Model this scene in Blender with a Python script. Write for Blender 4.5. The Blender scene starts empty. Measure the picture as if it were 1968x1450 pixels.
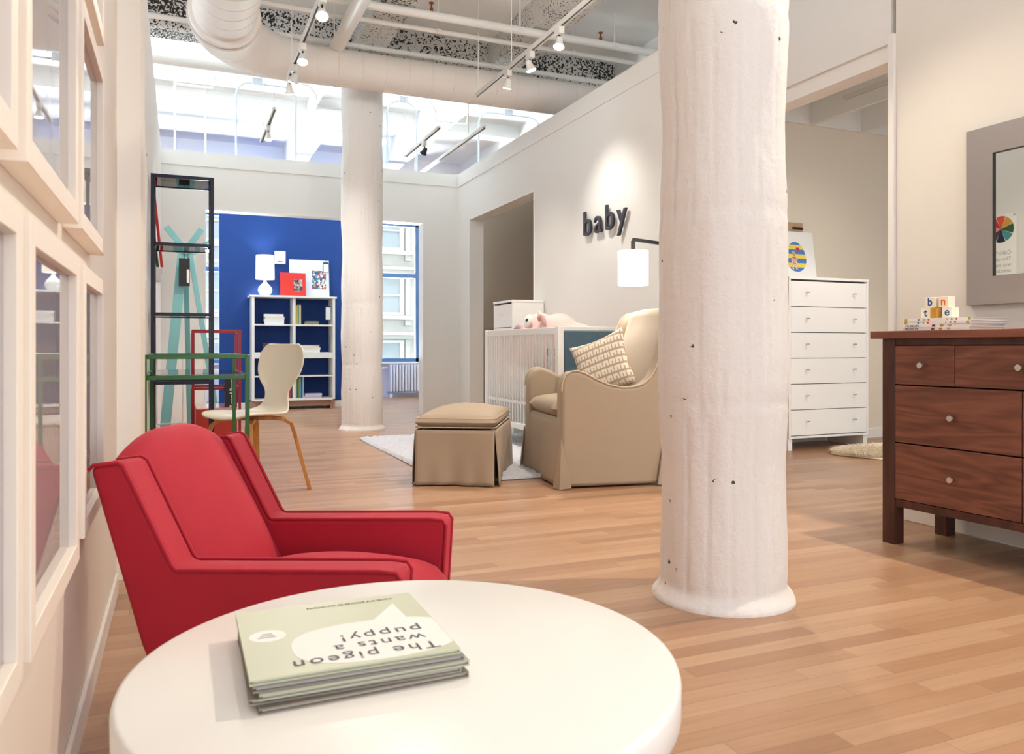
import bpy, bmesh, math, random
from mathutils import Vector, Matrix, noise
R = math.radians
random.seed(7)
SC = bpy.context.scene
COL = SC.collection

# ---------------------------------------------------------------- camera, world, sun, exposure
TH = math.atan(639/1520)
cd = bpy.data.cameras.new('camera'); cam = bpy.data.objects.new('camera', cd); COL.objects.link(cam)
cd.sensor_width = 36; cd.lens = 1520*36/1968; cd.shift_y = -57/1968
cd.clip_start = .02; cd.clip_end = 200
cam.location = (0, 0, .85); cam.rotation_euler = (R(90), 0, -TH)
cd.dof.use_dof = True; cd.dof.focus_distance = 4.2; cd.dof.aperture_fstop = 11
SC.camera = cam
SC.view_settings.view_transform = 'Standard'; SC.view_settings.look = 'None'
SC.view_settings.gamma = 1; SC.view_settings.use_curve_mapping = False
SC.view_settings.exposure = .70
w = bpy.data.worlds.new('world'); SC.world = w; w.use_nodes = True
WN = w.node_tree.nodes; bg = WN['Background']
bg.inputs[0].default_value = (.80, .90, 1.0, 1); bg.inputs[1].default_value = 1.7
ld = bpy.data.lights.new('sun', 'SUN'); ld.energy = 1.5; ld.angle = R(2); ld.color = (1, .95, .88)
sun = bpy.data.objects.new('sun', ld); COL.objects.link(sun); sun.rotation_euler = (R(38), 0, R(-25))
SC.cycles.max_bounces = 8; SC.cycles.diffuse_bounces = 5; SC.cycles.glossy_bounces = 4
SC.cycles.transmission_bounces = 6; SC.cycles.sample_clamp_indirect = 6
SC.cycles.use_denoising = True
SC.cycles.caustics_reflective = False; SC.cycles.caustics_refractive = False

def area_light(name, loc, rot, sx, sy, e, color):
    l = bpy.data.lights.new(name, 'AREA'); l.shape = 'RECTANGLE'; l.size = sx; l.size_y = sy; l.energy = e; l.color = color
    o = bpy.data.objects.new(name, l); COL.objects.link(o); o.location = loc; o.rotation_euler = rot
    return o
# added fill lamps, unseen: below the rear windows for the ceiling, and behind the camera
area_light('added_ceiling_fill', (1.6, 16.2, -.9), (R(180+50), 0, 0), 9, 4, 16000, (.82, .91, 1.0))
area_light('added_front_fill', (1.9, -4.6, 1.9), (R(90), 0, 0), 5, 3.2, 24, (1.0, .97, .94))

# ---------------------------------------------------------------- materials
def hexc(h, a=1.0):
    h = h.lstrip('#'); v = [int(h[i:i+2], 16)/255 for i in (0, 2, 4)]
    return tuple((x/12.92 if x <= .04045 else ((x+.055)/1.055)**2.4) for x in v) + (a,)
MATS = {}
def mat(name, color='#ffffff', rough=.5, metal=0, spec=.5, emit=None, estr=0, bump=None, var=None, trans=0, ior=1.45, coat=0, sheen=0, subs=0):
    if name in MATS: return MATS[name]
    m = bpy.data.materials.new(name); m.use_nodes = True; nt = m.node_tree; N = nt.nodes; L = nt.links
    b = N['Principled BSDF']; c = hexc(color)
    b.inputs['Base Color'].default_value = c; b.inputs['Roughness'].default_value = rough
    b.inputs['Metallic'].default_value = metal; b.inputs['Specular IOR Level'].default_value = spec
    b.inputs['IOR'].default_value = ior; b.inputs['Transmission Weight'].default_value = trans
    b.inputs['Coat Weight'].default_value = coat; b.inputs['Sheen Weight'].default_value = sheen
    if sheen: b.inputs['Sheen Tint'].default_value = tuple(min(1, x*1.6+.15) for x in c[:3])+(1,); b.inputs['Sheen Roughness'].default_value = .4
    if emit: b.inputs['Emission Color'].default_value = hexc(emit); b.inputs['Emission Strength'].default_value = estr
    tc = N.new('ShaderNodeTexCoord')
    if var:   # (scale, amount) mottled tint of the thing's own colour
        n = N.new('ShaderNodeTexNoise'); n.inputs['Scale'].default_value = var[0]; n.inputs['Detail'].default_value = 5
        L.new(tc.outputs['Object'], n.inputs['Vector'])
        mx = N.new('ShaderNodeMix'); mx.data_type = 'RGBA'
        mx.inputs[6].default_value = tuple(x*(1-var[1]) for x in c[:3])+(1,); mx.inputs[7].default_value = tuple(min(1, x*(1+var[1])) for x in c[:3])+(1,)
        L.new(n.outputs['Fac'], mx.inputs[0]); L.new(mx.outputs[2], b.inputs['Base Color'])
    if bump:  # (scale, strength)
        n = N.new('ShaderNodeTexNoise'); n.inputs['Scale'].default_value = bump[0]; n.inputs['Detail'].default_value = 4
        L.new(tc.outputs['Object'], n.inputs['Vector'])
        bp = N.new('ShaderNodeBump'); bp.inputs['Strength'].default_value = bump[1]; bp.inputs['Distance'].default_value = .01
        L.new(n.outputs['Fac'], bp.inputs['Height']); L.new(bp.outputs['Normal'], b.inputs['Normal'])
    MATS[name] = m; return m
def nodes_of(m): return m.node_tree.nodes, m.node_tree.links, m.node_tree.nodes['Principled BSDF']
def math_node(N, L, op, a, b=None):
    n = N.new('ShaderNodeMath'); n.operation = op
    for i, v in enumerate((a, b)):
        if v is None: continue
        if isinstance(v, (int, float)): n.inputs[i].default_value = v
        else: L.new(v, n.inputs[i])
    return n.outputs[0]

def plank_floor():
    m = mat('maple_planks', '#d0a27c', .32, spec=.45); N, L, b = nodes_of(m)
    tc = N.new('ShaderNodeTexCoord'); sp = N.new('ShaderNodeSeparateXYZ'); L.new(tc.outputs['Object'], sp.inputs[0])
    X, Y = sp.outputs[0], sp.outputs[1]
    ry = math_node(N, L, 'DIVIDE', Y, .0605); row = math_node(N, L, 'FLOOR', ry)
    wn = N.new('ShaderNodeTexWhiteNoise'); wn.noise_dimensions = '1D'; L.new(row, wn.inputs['W'])
    off = math_node(N, L, 'MULTIPLY', wn.outputs['Value'], 7.3)
    rx = math_node(N, L, 'ADD', math_node(N, L, 'DIVIDE', X, .78), off); colx = math_node(N, L, 'FLOOR', rx)
    cb = N.new('ShaderNodeCombineXYZ'); L.new(row, cb.inputs[0]); L.new(colx, cb.inputs[1])
    w2 = N.new('ShaderNodeTexWhiteNoise'); w2.noise_dimensions = '2D'; L.new(cb.outputs[0], w2.inputs['Vector'])
    cr = N.new('ShaderNodeValToRGB'); cr.color_ramp.elements[0].color = hexc('#a27b60'); cr.color_ramp.elements[1].color = hexc('#bd997c')
    e = cr.color_ramp.elements.new(.5); e.color = hexc('#b0896b')
    L.new(w2.outputs['Value'], cr.inputs[0])
    # grain
    mp = N.new('ShaderNodeMapping'); mp.inputs['Scale'].default_value = (2.5, 38, 1); L.new(tc.outputs['Object'], mp.inputs['Vector'])
    ad = N.new('ShaderNodeVectorMath'); ad.operation = 'ADD'; L.new(mp.outputs[0], ad.inputs[0])
    sc2 = N.new('ShaderNodeVectorMath'); sc2.operation = 'SCALE'; sc2.inputs['Scale'].default_value = 17; L.new(w2.outputs['Color'], sc2.inputs[0]); L.new(sc2.outputs[0], ad.inputs[1])
    gn = N.new('ShaderNodeTexNoise'); gn.inputs['Scale'].default_value = 1.6; gn.inputs['Detail'].default_value = 6; gn.inputs['Roughness'].default_value = .6; L.new(ad.outputs[0], gn.inputs['Vector'])
    gm = N.new('ShaderNodeMapRange'); gm.inputs['From Min'].default_value = .3; gm.inputs['From Max'].default_value = .75; gm.inputs['To Min'].default_value = 1.05; gm.inputs['To Max'].default_value = .88
    L.new(gn.outputs['Fac'], gm.inputs['Value'])
    # seams
    fy = math_node(N, L, 'FRACT', ry); fx = math_node(N, L, 'FRACT', rx)
    sy = math_node(N, L, 'LESS_THAN', fy, .03); sx = math_node(N, L, 'LESS_THAN', fx, .0028)
    seam = math_node(N, L, 'MAXIMUM', sy, sx)
    dk = math_node(N, L, 'SUBTRACT', 1.0, math_node(N, L, 'MULTIPLY', seam, .3))
    fac = math_node(N, L, 'MULTIPLY', dk, gm.outputs[0])
    vm = N.new('ShaderNodeVectorMath'); vm.operation = 'SCALE'; L.new(cr.outputs[0], vm.inputs[0]); L.new(fac, vm.inputs['Scale'])
    L.new(vm.outputs[0], b.inputs['Base Color'])
    bp = N.new('ShaderNodeBump'); bp.inputs['Strength'].default_value = .15; bp.inputs['Distance'].default_value = .002; bp.invert = True
    L.new(seam, bp.inputs['Height']); L.new(bp.outputs['Normal'], b.inputs['Normal'])
    return m

def wood(name, c1, c2, scale, rough=.4, axis=0, dist=4.0):
    m = mat(name, c1, rough); N, L, b = nodes_of(m); tc = N.new('ShaderNodeTexCoord')
    mp = N.new('ShaderNodeMapping'); s = [scale*7]*3; s[axis] = scale*.9; mp.inputs['Scale'].default_value = s
    oi = N.new('ShaderNodeObjectInfo'); ad = N.new('ShaderNodeVectorMath'); ad.operation = 'ADD'
    sc2 = math_node(N, L, 'MULTIPLY', oi.outputs['Random'], 30)
    L.new(tc.outputs['Object'], mp.inputs['Vector']); L.new(mp.outputs[0], ad.inputs[0]); L.new(sc2, ad.inputs[1])
    n1 = N.new('ShaderNodeTexNoise'); n1.inputs['Scale'].default_value = .55; n1.inputs['Detail'].default_value = 2; n1.inputs['Distortion'].default_value = .6; L.new(ad.outputs[0], n1.inputs['Vector'])
    rings = math_node(N, L, 'FRACT', math_node(N, L, 'MULTIPLY', n1.outputs['Fac'], dist))
    rp = math_node(N, L, 'PINGPONG', math_node(N, L, 'MULTIPLY', n1.outputs['Fac'], dist*2), 1.0)
    n2 = N.new('ShaderNodeTexNoise'); n2.inputs['Scale'].default_value = 4; n2.inputs['Detail'].default_value = 6; L.new(ad.outputs[0], n2.inputs['Vector'])
    f = math_node(N, L, 'ADD', math_node(N, L, 'MULTIPLY', rp, .45), math_node(N, L, 'MULTIPLY', n2.outputs['Fac'], .6))
    cr = N.new('ShaderNodeValToRGB'); cr.color_ramp.elements[0].position = .2; cr.color_ramp.elements[1].position = .85
    cr.color_ramp.elements[0].color = hexc(c2); cr.color_ramp.elements[1].color = hexc(c1); L.new(f, cr.inputs[0]); L.new(cr.outputs[0], b.inputs['Base Color'])
    return m

def plaster_column():
    m = mat('painted_concrete', '#ece8e4', .62, spec=.3); N, L, b = nodes_of(m); tc = N.new('ShaderNodeTexCoord')
    v = N.new('ShaderNodeTexVoronoi'); v.inputs['Scale'].default_value = 11; L.new(tc.outputs['Object'], v.inputs['Vector'])
    d = math_node(N, L, 'LESS_THAN', v.outputs['Distance'], .085)
    sp = N.new('ShaderNodeSeparateColor'); L.new(v.outputs['Color'], sp.inputs[0])
    pick = math_node(N, L, 'GREATER_THAN', sp.outputs[0], .35)
    n0 = N.new('ShaderNodeTexNoise'); n0.inputs['Scale'].default_value = 45; L.new(tc.outputs['Object'], n0.inputs['Vector'])
    ok = math_node(N, L, 'GREATER_THAN', n0.outputs['Fac'], .5)
    hole = math_node(N, L, 'MULTIPLY', math_node(N, L, 'MULTIPLY', d, pick), ok)
    mx = N.new('ShaderNodeMix'); mx.data_type = 'RGBA'; mx.inputs[6].default_value = hexc('#ece8e4'); mx.inputs[7].default_value = hexc('#4a4a4c')
    L.new(hole, mx.inputs[0]); L.new(mx.outputs[2], b.inputs['Base Color'])
    n = N.new('ShaderNodeTexNoise'); n.inputs['Scale'].default_value = 28; n.inputs['Detail'].default_value = 8; n.inputs['Roughness'].default_value = .65; L.new(tc.outputs['Object'], n.inputs['Vector'])
    h = math_node(N, L, 'SUBTRACT', n.outputs['Fac'], math_node(N, L, 'MULTIPLY', hole, 1.2))
    bp = N.new('ShaderNodeBump'); bp.inputs['Strength'].default_value = .6; bp.inputs['Distance'].default_value = .010
    L.new(h, bp.inputs['Height']); L.new(bp.outputs['Normal'], b.inputs['Normal'])
    return m

def ceiling_rough(name='pitted_concrete', lo=.47):
    m = mat(name, '#e4e2de', .9, spec=.1); N, L, b = nodes_of(m); tc = N.new('ShaderNodeTexCoord')
    n = N.new('ShaderNodeTexNoise'); n.inputs['Scale'].default_value = 55; n.inputs['Detail'].default_value = 2; L.new(tc.outputs['Object'], n.inputs['Vector'])
    g = N.new('ShaderNodeTexNoise'); g.inputs['Scale'].default_value = 1.3; g.inputs['Detail'].default_value = 3; L.new(tc.outputs['Object'], g.inputs['Vector'])
    th = math_node(N, L, 'GREATER_THAN', math_node(N, L, 'ADD', n.outputs['Fac'], math_node(N, L, 'MULTIPLY', g.outputs['Fac'], .45)), lo+.29)
    mx = N.new('ShaderNodeMix'); mx.data_type = 'RGBA'; mx.inputs[6].default_value = hexc('#dcdad5'); mx.inputs[7].default_value = hexc('#3e3b38')
    L.new(th, mx.inputs[0]); L.new(mx.outputs[2], b.inputs['Base Color'])
    bp = N.new('ShaderNodeBump'); bp.inputs['Strength'].default_value = .6; bp.inputs['Distance'].default_value = .02; bp.invert = True
    L.new(th, bp.inputs['Height']); L.new(bp.outputs['Normal'], b.inputs['Normal'])
    return m

def stainless():
    m = mat('brushed_steel', '#b9b0ad', .3, 1); N, L, b = nodes_of(m); tc = N.new('ShaderNodeTexCoord')
    mp = N.new('ShaderNodeMapping'); mp.inputs['Scale'].default_value = (1, 120, 6); L.new(tc.outputs['Object'], mp.inputs['Vector'])
    n = N.new('ShaderNodeTexNoise'); n.inputs['Scale'].default_value = 3; n.inputs['Detail'].default_value = 3; L.new(mp.outputs[0], n.inputs['Vector'])
    mr = N.new('ShaderNodeMapRange'); mr.inputs['To Min'].default_value = .24; mr.inputs['To Max'].default_value = .42; L.new(n.outputs['Fac'], mr.inputs['Value']); L.new(mr.outputs[0], b.inputs['Roughness'])
    return m

def pillow_mat():
    m = mat('pillow_print', '#c8b8a2', .9); N, L, b = nodes_of(m); tc = N.new('ShaderNodeTexCoord')
    sp = N.new('ShaderNodeSeparateXYZ'); L.new(tc.outputs['Object'], sp.inputs[0])
    rz = math_node(N, L, 'MULTIPLY', sp.outputs[2], 19.0); row = math_node(N, L, 'FLOOR', rz); fz = math_node(N, L, 'FRACT', rz)
    ry = math_node(N, L, 'ADD', math_node(N, L, 'MULTIPLY', sp.outputs[1], 22.0), math_node(N, L, 'MULTIPLY', row, .5)); fy = math_node(N, L, 'FRACT', ry)
    body = math_node(N, L, 'MULTIPLY', math_node(N, L, 'GREATER_THAN', fz, .22), math_node(N, L, 'MULTIPLY', math_node(N, L, 'GREATER_THAN', fy, .14), math_node(N, L, 'LESS_THAN', fz, .93)))
    legs = math_node(N, L, 'MULTIPLY', math_node(N, L, 'LESS_THAN', fz, .6), math_node(N, L, 'MULTIPLY', math_node(N, L, 'GREATER_THAN', fy, .45), math_node(N, L, 'LESS_THAN', fy, .62)))
    f = math_node(N, L, 'SUBTRACT', body, legs)
    mx = N.new('ShaderNodeMix'); mx.data_type = 'RGBA'; mx.inputs[6].default_value = hexc('#b5a28c'); mx.inputs[7].default_value = hexc('#e9e0d4')
    L.new(f, mx.inputs[0]); L.new(mx.outputs[2], b.inputs['Base Color']); return m

def collage(name, scale, cols):
    m = mat(name, '#ffffff', .5); N, L, b = nodes_of(m); tc = N.new('ShaderNodeTexCoord')
    v = N.new('ShaderNodeTexVoronoi'); v.inputs['Scale'].default_value = scale; L.new(tc.outputs['Object'], v.inputs['Vector'])
    cr = N.new('ShaderNodeValToRGB'); cr.color_ramp.interpolation = 'CONSTANT'
    for i, c in enumerate(cols):
        if i < 2: e = cr.color_ramp.elements[i]; e.position = i/len(cols)
        else: e = cr.color_ramp.elements.new(i/len(cols))
        e.color = hexc(c)
    sp = N.new('ShaderNodeSeparateColor'); L.new(v.outputs['Color'], sp.inputs[0]); L.new(sp.outputs[0], cr.inputs[0]); L.new(cr.outputs[0], b.inputs['Base Color']); return m

def glass_clear():
    m = bpy.data.materials.new('clear_glass'); m.use_nodes = True; N = m.node_tree.nodes; L = m.node_tree.links; N.remove(N['Principled BSDF'])
    t = N.new('ShaderNodeBsdfTransparent'); t.inputs[0].default_value = (.93, .97, .96, 1); g = N.new('ShaderNodeBsdfGlossy'); g.inputs['Roughness'].default_value = .02
    f = N.new('ShaderNodeFresnel'); f.inputs[0].default_value = 1.5; mx = N.new('ShaderNodeMixShader')
    L.new(f.outputs[0], mx.inputs[0]); L.new(t.outputs[0], mx.inputs[1]); L.new(g.outputs[0], mx.inputs[2]); L.new(mx.outputs[0], N['Material Output'].inputs[0]); return m

M_FLOOR = plank_floor()
M_WALL = mat('white_wall_paint', '#e9e7e4', .6, spec=.3, bump=(60, .03))
M_WALLC = mat('cream_wall_paint', '#ece4da', .55, spec=.35)
M_TRIM = mat('white_trim', '#efece8', .4)
M_BASE = mat('baseboard_paint', '#ece8e2', .4)
M_BLUE = mat('cobalt_wall_paint', '#173a7c', .6, spec=.3)
M_BROWN = mat('taupe_wall_paint', '#8a7868', .7)
M_BEIGE = mat('beige_wall_paint', '#e6dccb', .6, spec=.3)
M_CEIL = mat('white_ceiling', '#eceae7', .8, bump=(14, .25), spec=.2)
M_ROUGH = ceiling_rough()
M_PATCH = ceiling_rough('patchy_concrete', .56)
M_COLUMN = plaster_column()
M_DUCT = mat('painted_duct', '#e6ddd4', .62, spec=.3)
M_PIPE = mat('painted_pipe', '#e8e5df', .45)
M_WHITE = mat('white_lacquer', '#f2f1ee', .3)
M_TABLE = mat('white_table', '#f1f0ec', .28, spec=.5)
M_BLACK = mat('black_metal', '#1b1a1a', .4)
M_RED = mat('red_velvet', '#a9152c', .75, sheen=.55, var=(9, .12), bump=(260, .08))
M_LINEN = mat('tan_linen', '#a99885', .9, sheen=.12, bump=(420, .12))
M_LINENL = mat('tan_linen_back', '#cdbfae', .9, sheen=.12, bump=(420, .12))
M_PIPING = mat('tan_piping', '#c2b19c', .85)
M_WALNUT = wood('walnut_wood', '#84513f', '#5c3529', 2.6, .38, axis=0, dist=6)
M_WALNUTV = wood('walnut_frame_wood', '#5d352b', '#3c2019', 2.2, .4, axis=2, dist=2)
M_WALNUTT = wood('walnut_top_wood', '#8a5341', '#643629', 1.8, .35, axis=0, dist=3)
M_OAK = wood('bent_oak', '#c48a4d', '#9a602c', 3, .4, axis=2, dist=3)
M_OAKEDGE = wood('pale_wood_edge', '#d9b68b', '#bb9163', 3, .5, axis=1, dist=3)
M_NICKEL = mat('satin_nickel', '#d8d2cc', .25, 1)
M_STEEL = stainless()
M_MIRROR = mat('mirror_glass', '#e8ece8', .01, 1)
M_GLASS = glass_clear()
M_GREEN = mat('green_lacquer', '#235a20', .3)
M_NAVY = mat('navy_lacquer', '#120f2a', .32, spec=.4)
M_REDM = mat('red_lacquer', '#a31219', .32)
M_REDBOX = mat('red_box_paint', '#b9331f', .4)
M_TEALW = mat('turquoise_paint', '#7fb9bb', .45)
M_TEALF = mat('slate_blue_felt', '#4c6474', .95, var=(160, .28), bump=(300, .3))
M_SHELL = mat('ivory_shell', '#dcd5c4', .3)
M_SHADE = mat('lamp_shade', '#f4f2ee', .8, emit='#fff6ea', estr=.55)
M_BULB = mat('lit_bulb', '#ffffff', .5, emit='#fff3dd', estr=28)
M_CERAM = mat('white_ceramic', '#eef0ee', .15)
M_RUG = mat('grey_shag', '#d2d3da', 1.0, var=(60, .25))
M_FUR = mat('cream_fur', '#fff3df', .9)
M_PINK = mat('pink_plush', '#f7d3cc', .95, sheen=.3)
M_PINKD = mat('rose_plush', '#e8948e', .95)
M_PAPER = mat('white_paper', '#f4f3ef', .7)
M_PAGE = mat('book_pages', '#d9d2c6', .8)
M_DARKP = mat('dark_cover', '#3a3637', .6)
M_LETTER = mat('letter_grey', '#2e2c38', .45)

# ---------------------------------------------------------------- mesh helpers
class MB:
    def __init__(s): s.bm = bmesh.new()
    def box(s, x0, x1, y0, y1, z0, z1):
        v = [s.bm.verts.new(p) for p in ((x0,y0,z0),(x1,y0,z0),(x1,y1,z0),(x0,y1,z0),(x0,y0,z1),(x1,y0,z1),(x1,y1,z1),(x0,y1,z1))]
        for f in ((0,3,2,1),(4,5,6,7),(0,1,5,4),(1,2,6,5),(2,3,7,6),(3,0,4,7)): s.bm.faces.new([v[i] for i in f])
        return s
    def hexa(s, lo, hi):   # lo, hi: four points each (ccw from above)
        v = [s.bm.verts.new(p) for p in list(lo)+list(hi)]
        for f in ((0,3,2,1),(4,5,6,7),(0,1,5,4),(1,2,6,5),(2,3,7,6),(3,0,4,7)): s.bm.faces.new([v[i] for i in f])
        return s
    def bar(s, a, b, w, h=None, up=(0,0,1)):
        a, b = Vector(a), Vector(b); h = h or w; d = (b-a).normalized(); u = Vector(up)
        if abs(d.dot(u)) > .99: u = Vector((0,1,0))
        x = d.cross(u).normalized(); y = x.cross(d).normalized()
        q = [(-w/2,-h/2),(w/2,-h/2),(w/2,h/2),(-w/2,h/2)]
        lo = [a+x*i+y*j for i, j in q]; hi = [b+x*i+y*j for i, j in q]
        v = [s.bm.verts.new(p) for p in lo+hi]
        for f in ((0,1,2,3),(7,6,5,4),(0,4,5,1),(1,5,6,2),(2,6,7,3),(3,7,4,0)): s.bm.faces.new([v[i] for i in f])
        return s
    def tube(s, pts, r, n=12, cap=True, closed=False):
        P = [Vector(p) for p in pts]; rs = r if isinstance(r, (list, tuple)) else [r]*len(P)
        rings = []; ref = None
        for i, p in enumerate(P):
            if closed: d = (P[(i+1) % len(P)]-P[i-1]).normalized()
            else: d = (P[min(i+1, len(P)-1)]-P[max(i-1, 0)]).normalized()
            if ref is None: ref = Vector((0,0,1)) if abs(d.z) < .9 else Vector((1,0,0))
            x = d.cross(ref).normalized(); y = x.cross(d).normalized(); ref = y
            rings.append([s.bm.verts.new(p+(x*math.cos(2*math.pi*k/n)+y*math.sin(2*math.pi*k/n))*rs[i]) for k in range(n)])
        m = len(P)
        for i in range(m if closed else m-1):
            A, B = rings[i], rings[(i+1) % m]
            for k in range(n): s.bm.faces.new((A[k], A[(k+1) % n], B[(k+1) % n], B[k]))
        if cap and not closed: s.bm.faces.new(rings[0][::-1]); s.bm.faces.new(rings[-1])
        return s
    def lathe(s, prof, n=48, c=(0,0,0), cap=True):
        rings = [[s.bm.verts.new((c[0]+r*math.cos(2*math.pi*k/n), c[1]+r*math.sin(2*math.pi*k/n), c[2]+z)) for k in range(n)] for r, z in prof]
        for A, B in zip(rings, rings[1:]):
            for k in range(n): s.bm.faces.new((A[k], A[(k+1) % n], B[(k+1) % n], B[k]))
        if cap: s.bm.faces.new(rings[0][::-1]); s.bm.faces.new(rings[-1])
        return s
    def prism(s, poly, a0, a1, axis='y'):
        def P(u, v, a): return {'y': (u, a, v), 'x': (a, u, v), 'z': (u, v, a)}[axis]
        A = [s.bm.verts.new(P(u, v, a0)) for u, v in poly]; B = [s.bm.verts.new(P(u, v, a1)) for u, v in poly]
        n = len(poly); s.bm.faces.new(A); s.bm.faces.new(B[::-1])
        for i in range(n): s.bm.faces.new((A[i], B[i], B[(i+1) % n], A[(i+1) % n]))
        return s
    def cushion(s, c, hx, hy, hz, crown=.0, n=14, e=5, mtx=None, pinch=0):
        # rounded pad: superellipsoid with a crowned top
        vs = {}
        for i in range(n+1):
            for j in range(n+1):
                for side in (0, 1):
                    u, v = -1+2*i/n, -1+2*j/n
                    if side == 1 and (i in (0, n) or j in (0, n)): vs[i,j,1] = vs[i,j,0]; continue
                    f = (max(0, 1-abs(u)**e))**(1/2.2)*(max(0, 1-abs(v)**e))**(1/2.2)
                    g = (1-u*u)*(1-v*v)
                    z = (hz*f+crown*g)*(1 if side == 0 else -1)
                    if side == 1: z = -hz*f-crown*g*.2
                    k = 1-pinch*(1-(1-abs(u))**1)*(1-abs(v))*0
                    px, py = hx*u, hy*v
                    if pinch: px *= 1-pinch*(1-v*v)*abs(u); py *= 1-pinch*(1-u*u)*abs(v)
                    p = Vector((px, py, z))
                    if mtx: p = mtx @ p
                    vs[i,j,side] = s.bm.verts.new(p+Vector(c))
        for i in range(n):
            for j in range(n):
                s.bm.faces.new((vs[i,j,0], vs[i+1,j,0], vs[i+1,j+1,0], vs[i,j+1,0]))
                q = (vs[i,j,1], vs[i,j+1,1], vs[i+1,j+1,1], vs[i+1,j,1])
                if len(set(q)) == 4:
                    try: s.bm.faces.new(q)
                    except ValueError: pass
        return s
    def grid(s, pts):   # pts[i][j] rows of points -> surface
        V = [[s.bm.verts.new(p) for p in row] for row in pts]
        for i in range(len(V)-1):
            for j in range(len(V[0])-1): s.bm.faces.new((V[i][j], V[i+1][j], V[i+1][j+1], V[i][j+1]))
        return s
    def build(s, name, m, parent=None, bevel=0, seg=2, smooth=True, angle=35, solid=0, subsurf=0, normals=True, loc=None, rot=None):
        if normals: bmesh.ops.recalc_face_normals(s.bm, faces=s.bm.faces)
        me = bpy.data.meshes.new(name); s.bm.to_mesh(me); s.bm.free(); me.materials.append(m)
        if smooth:
            me.shade_smooth(); me.set_sharp_from_angle(angle=R(angle))
        o = bpy.data.objects.new(name, me); COL.objects.link(o)
        if parent: o.parent = parent
        if loc: o.location = loc
        if rot: o.rotation_euler = rot
        if solid: q = o.modifiers.new('thick', 'SOLIDIFY'); q.thickness = solid; q.offset = 0
        if subsurf: q = o.modifiers.new('sub', 'SUBSURF'); q.levels = subsurf; q.render_levels = subsurf
        if bevel: q = o.modifiers.new('bevel', 'BEVEL'); q.width = bevel; q.segments = seg; q.limit_method = 'ANGLE'; q.angle_limit = R(40)
        return o
def tag(o, label, cat, group=None, kind=None):
    o['label'] = label; o['category'] = cat
    if group: o['group'] = group
    if kind: o['kind'] = kind
    return o
def thing(name, label, cat, loc=(0,0,0), rz=0, group=None):
    o = bpy.data.objects.new(name, None); COL.objects.link(o); o.location = loc; o.rotation_euler = (0, 0, rz); o.empty_display_size = .1
    return tag(o, label, cat, group)
def struct(name, mb, m, **k):
    o = mb.build(name, m, **k); o['kind'] = 'structure'; return o
def text_mesh(name, s, size, m, parent=None, loc=(0,0,0), rot=(0,0,0), extrude=.0005, align='LEFT', space=1.0, offset=0, scale=None):
    cu = bpy.data.curves.new(name, 'FONT'); cu.body = s; cu.size = size; cu.extrude = extrude; cu.align_x = align; cu.space_line = space; cu.offset = offset; cu.space_character = 1.22 if name == 'title_lettering' else 1
    t = bpy.data.objects.new(name, cu); COL.objects.link(t)
    dg = bpy.context.evaluated_depsgraph_get(); me = bpy.data.meshes.new_from_object(t.evaluated_get(dg))
    bpy.data.objects.remove(t); me.name = name; me.materials.clear(); me.materials.append(m)
    o = bpy.data.objects.new(name, me); COL.objects.link(o); o.location = loc; o.rotation_euler = rot
    if scale: o.scale = scale
    if parent: o.parent = parent
    return o
def copy_tree(o, label=None, loc=None, rz=None):
    c = o.copy(); COL.objects.link(c)
    if label: c['label'] = label
    if loc is not None: c.location = loc
    if rz is not None: c.rotation_euler = (0, 0, rz)
    for ch in list(o.children):
        d = ch.copy(); COL.objects.link(d); d.parent = c
        for g in list(ch.children):
            e = g.copy(); COL.objects.link(e); e.parent = d
    return c

# ---------------------------------------------------------------- the setting
H = 3.065; CZ = 4.1
struct('floor', MB().box(-5, 9, -5, 13.6, -.05, 0), M_FLOOR, smooth=False)
struct('ground', MB().box(-30, 45, 13.6, 45, -4.1, -4.0), mat('street_paving', '#b8b8b6', .8), smooth=False)
# walls
struct('wall_left', MB().box(-.32, -.205, -1.6, 3.14, 0, H), M_WALLC, smooth=False)
struct('wall_left_pier', MB().box(-.32, -.132, 3.22, 3.62, 0, H), M_WALLC, smooth=False)
struct('wall_left_far', MB().box(-.32, -.19, 3.62, 9.8, 0, H), M_WALL, smooth=False)
struct('baseboard_left', MB().box(-.205, -.194, -1.6, 3.05, 0, .07), M_BASE, bevel=.003)
b_ = MB(); b_.box(-.32, .27, 9.64, 9.8, 0, H); b_.box(2.833, 3.3, 9.64, 9.8, 0, H); b_.box(.27, 2.833, 9.64, 9.8, 2.42, H)
struct('wall_back', b_, M_WALL, smooth=False)
b_ = MB(); b_.box(.262, .276, 9.63, 9.81, 0, 2.43).box(2.827, 2.841, 9.63, 9.81, 0, 2.43).box(.276, 2.827, 9.63, 9.81, 2.414, 2.43)
struct('trim_1', b_, M_TRIM, smooth=False)
struct('trim_2', MB().box(-.19, 3.3, 9.628, 9.64, 2.905, H).box(3.288, 3.3, 4.9, 9.63, 2.905, H), M_WALL, smooth=False)
b_ = MB(); b_.box(3.3, 3.47, 4.4, 7.27, 0, H); b_.box(3.3, 3.47, 9.19, 9.8, 0, H); b_.box(3.3, 3.47, 7.27, 9.19, 2.425, H)
b_.box(3.3, 3.45, 2.93, 4.4, 2.385, H)
struct('wall_right', b_, M_WALL, smooth=False)
struct('wall_right_near', MB().box(3.3, 3.45, -1.5, 2.899, 0, H), mat('warm_wall_paint', '#e6e1da', .6, spec=.3, bump=(60, .03)), smooth=False)
b_ = MB(); b_.box(3.285, 3.465, 2.9, 2.935, 0, 2.42); b_.box(3.32, 3.448, 2.935, 4.398, 2.30, 2.384)
struct('trim_3', b_, M_TRIM, smooth=False)
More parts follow.
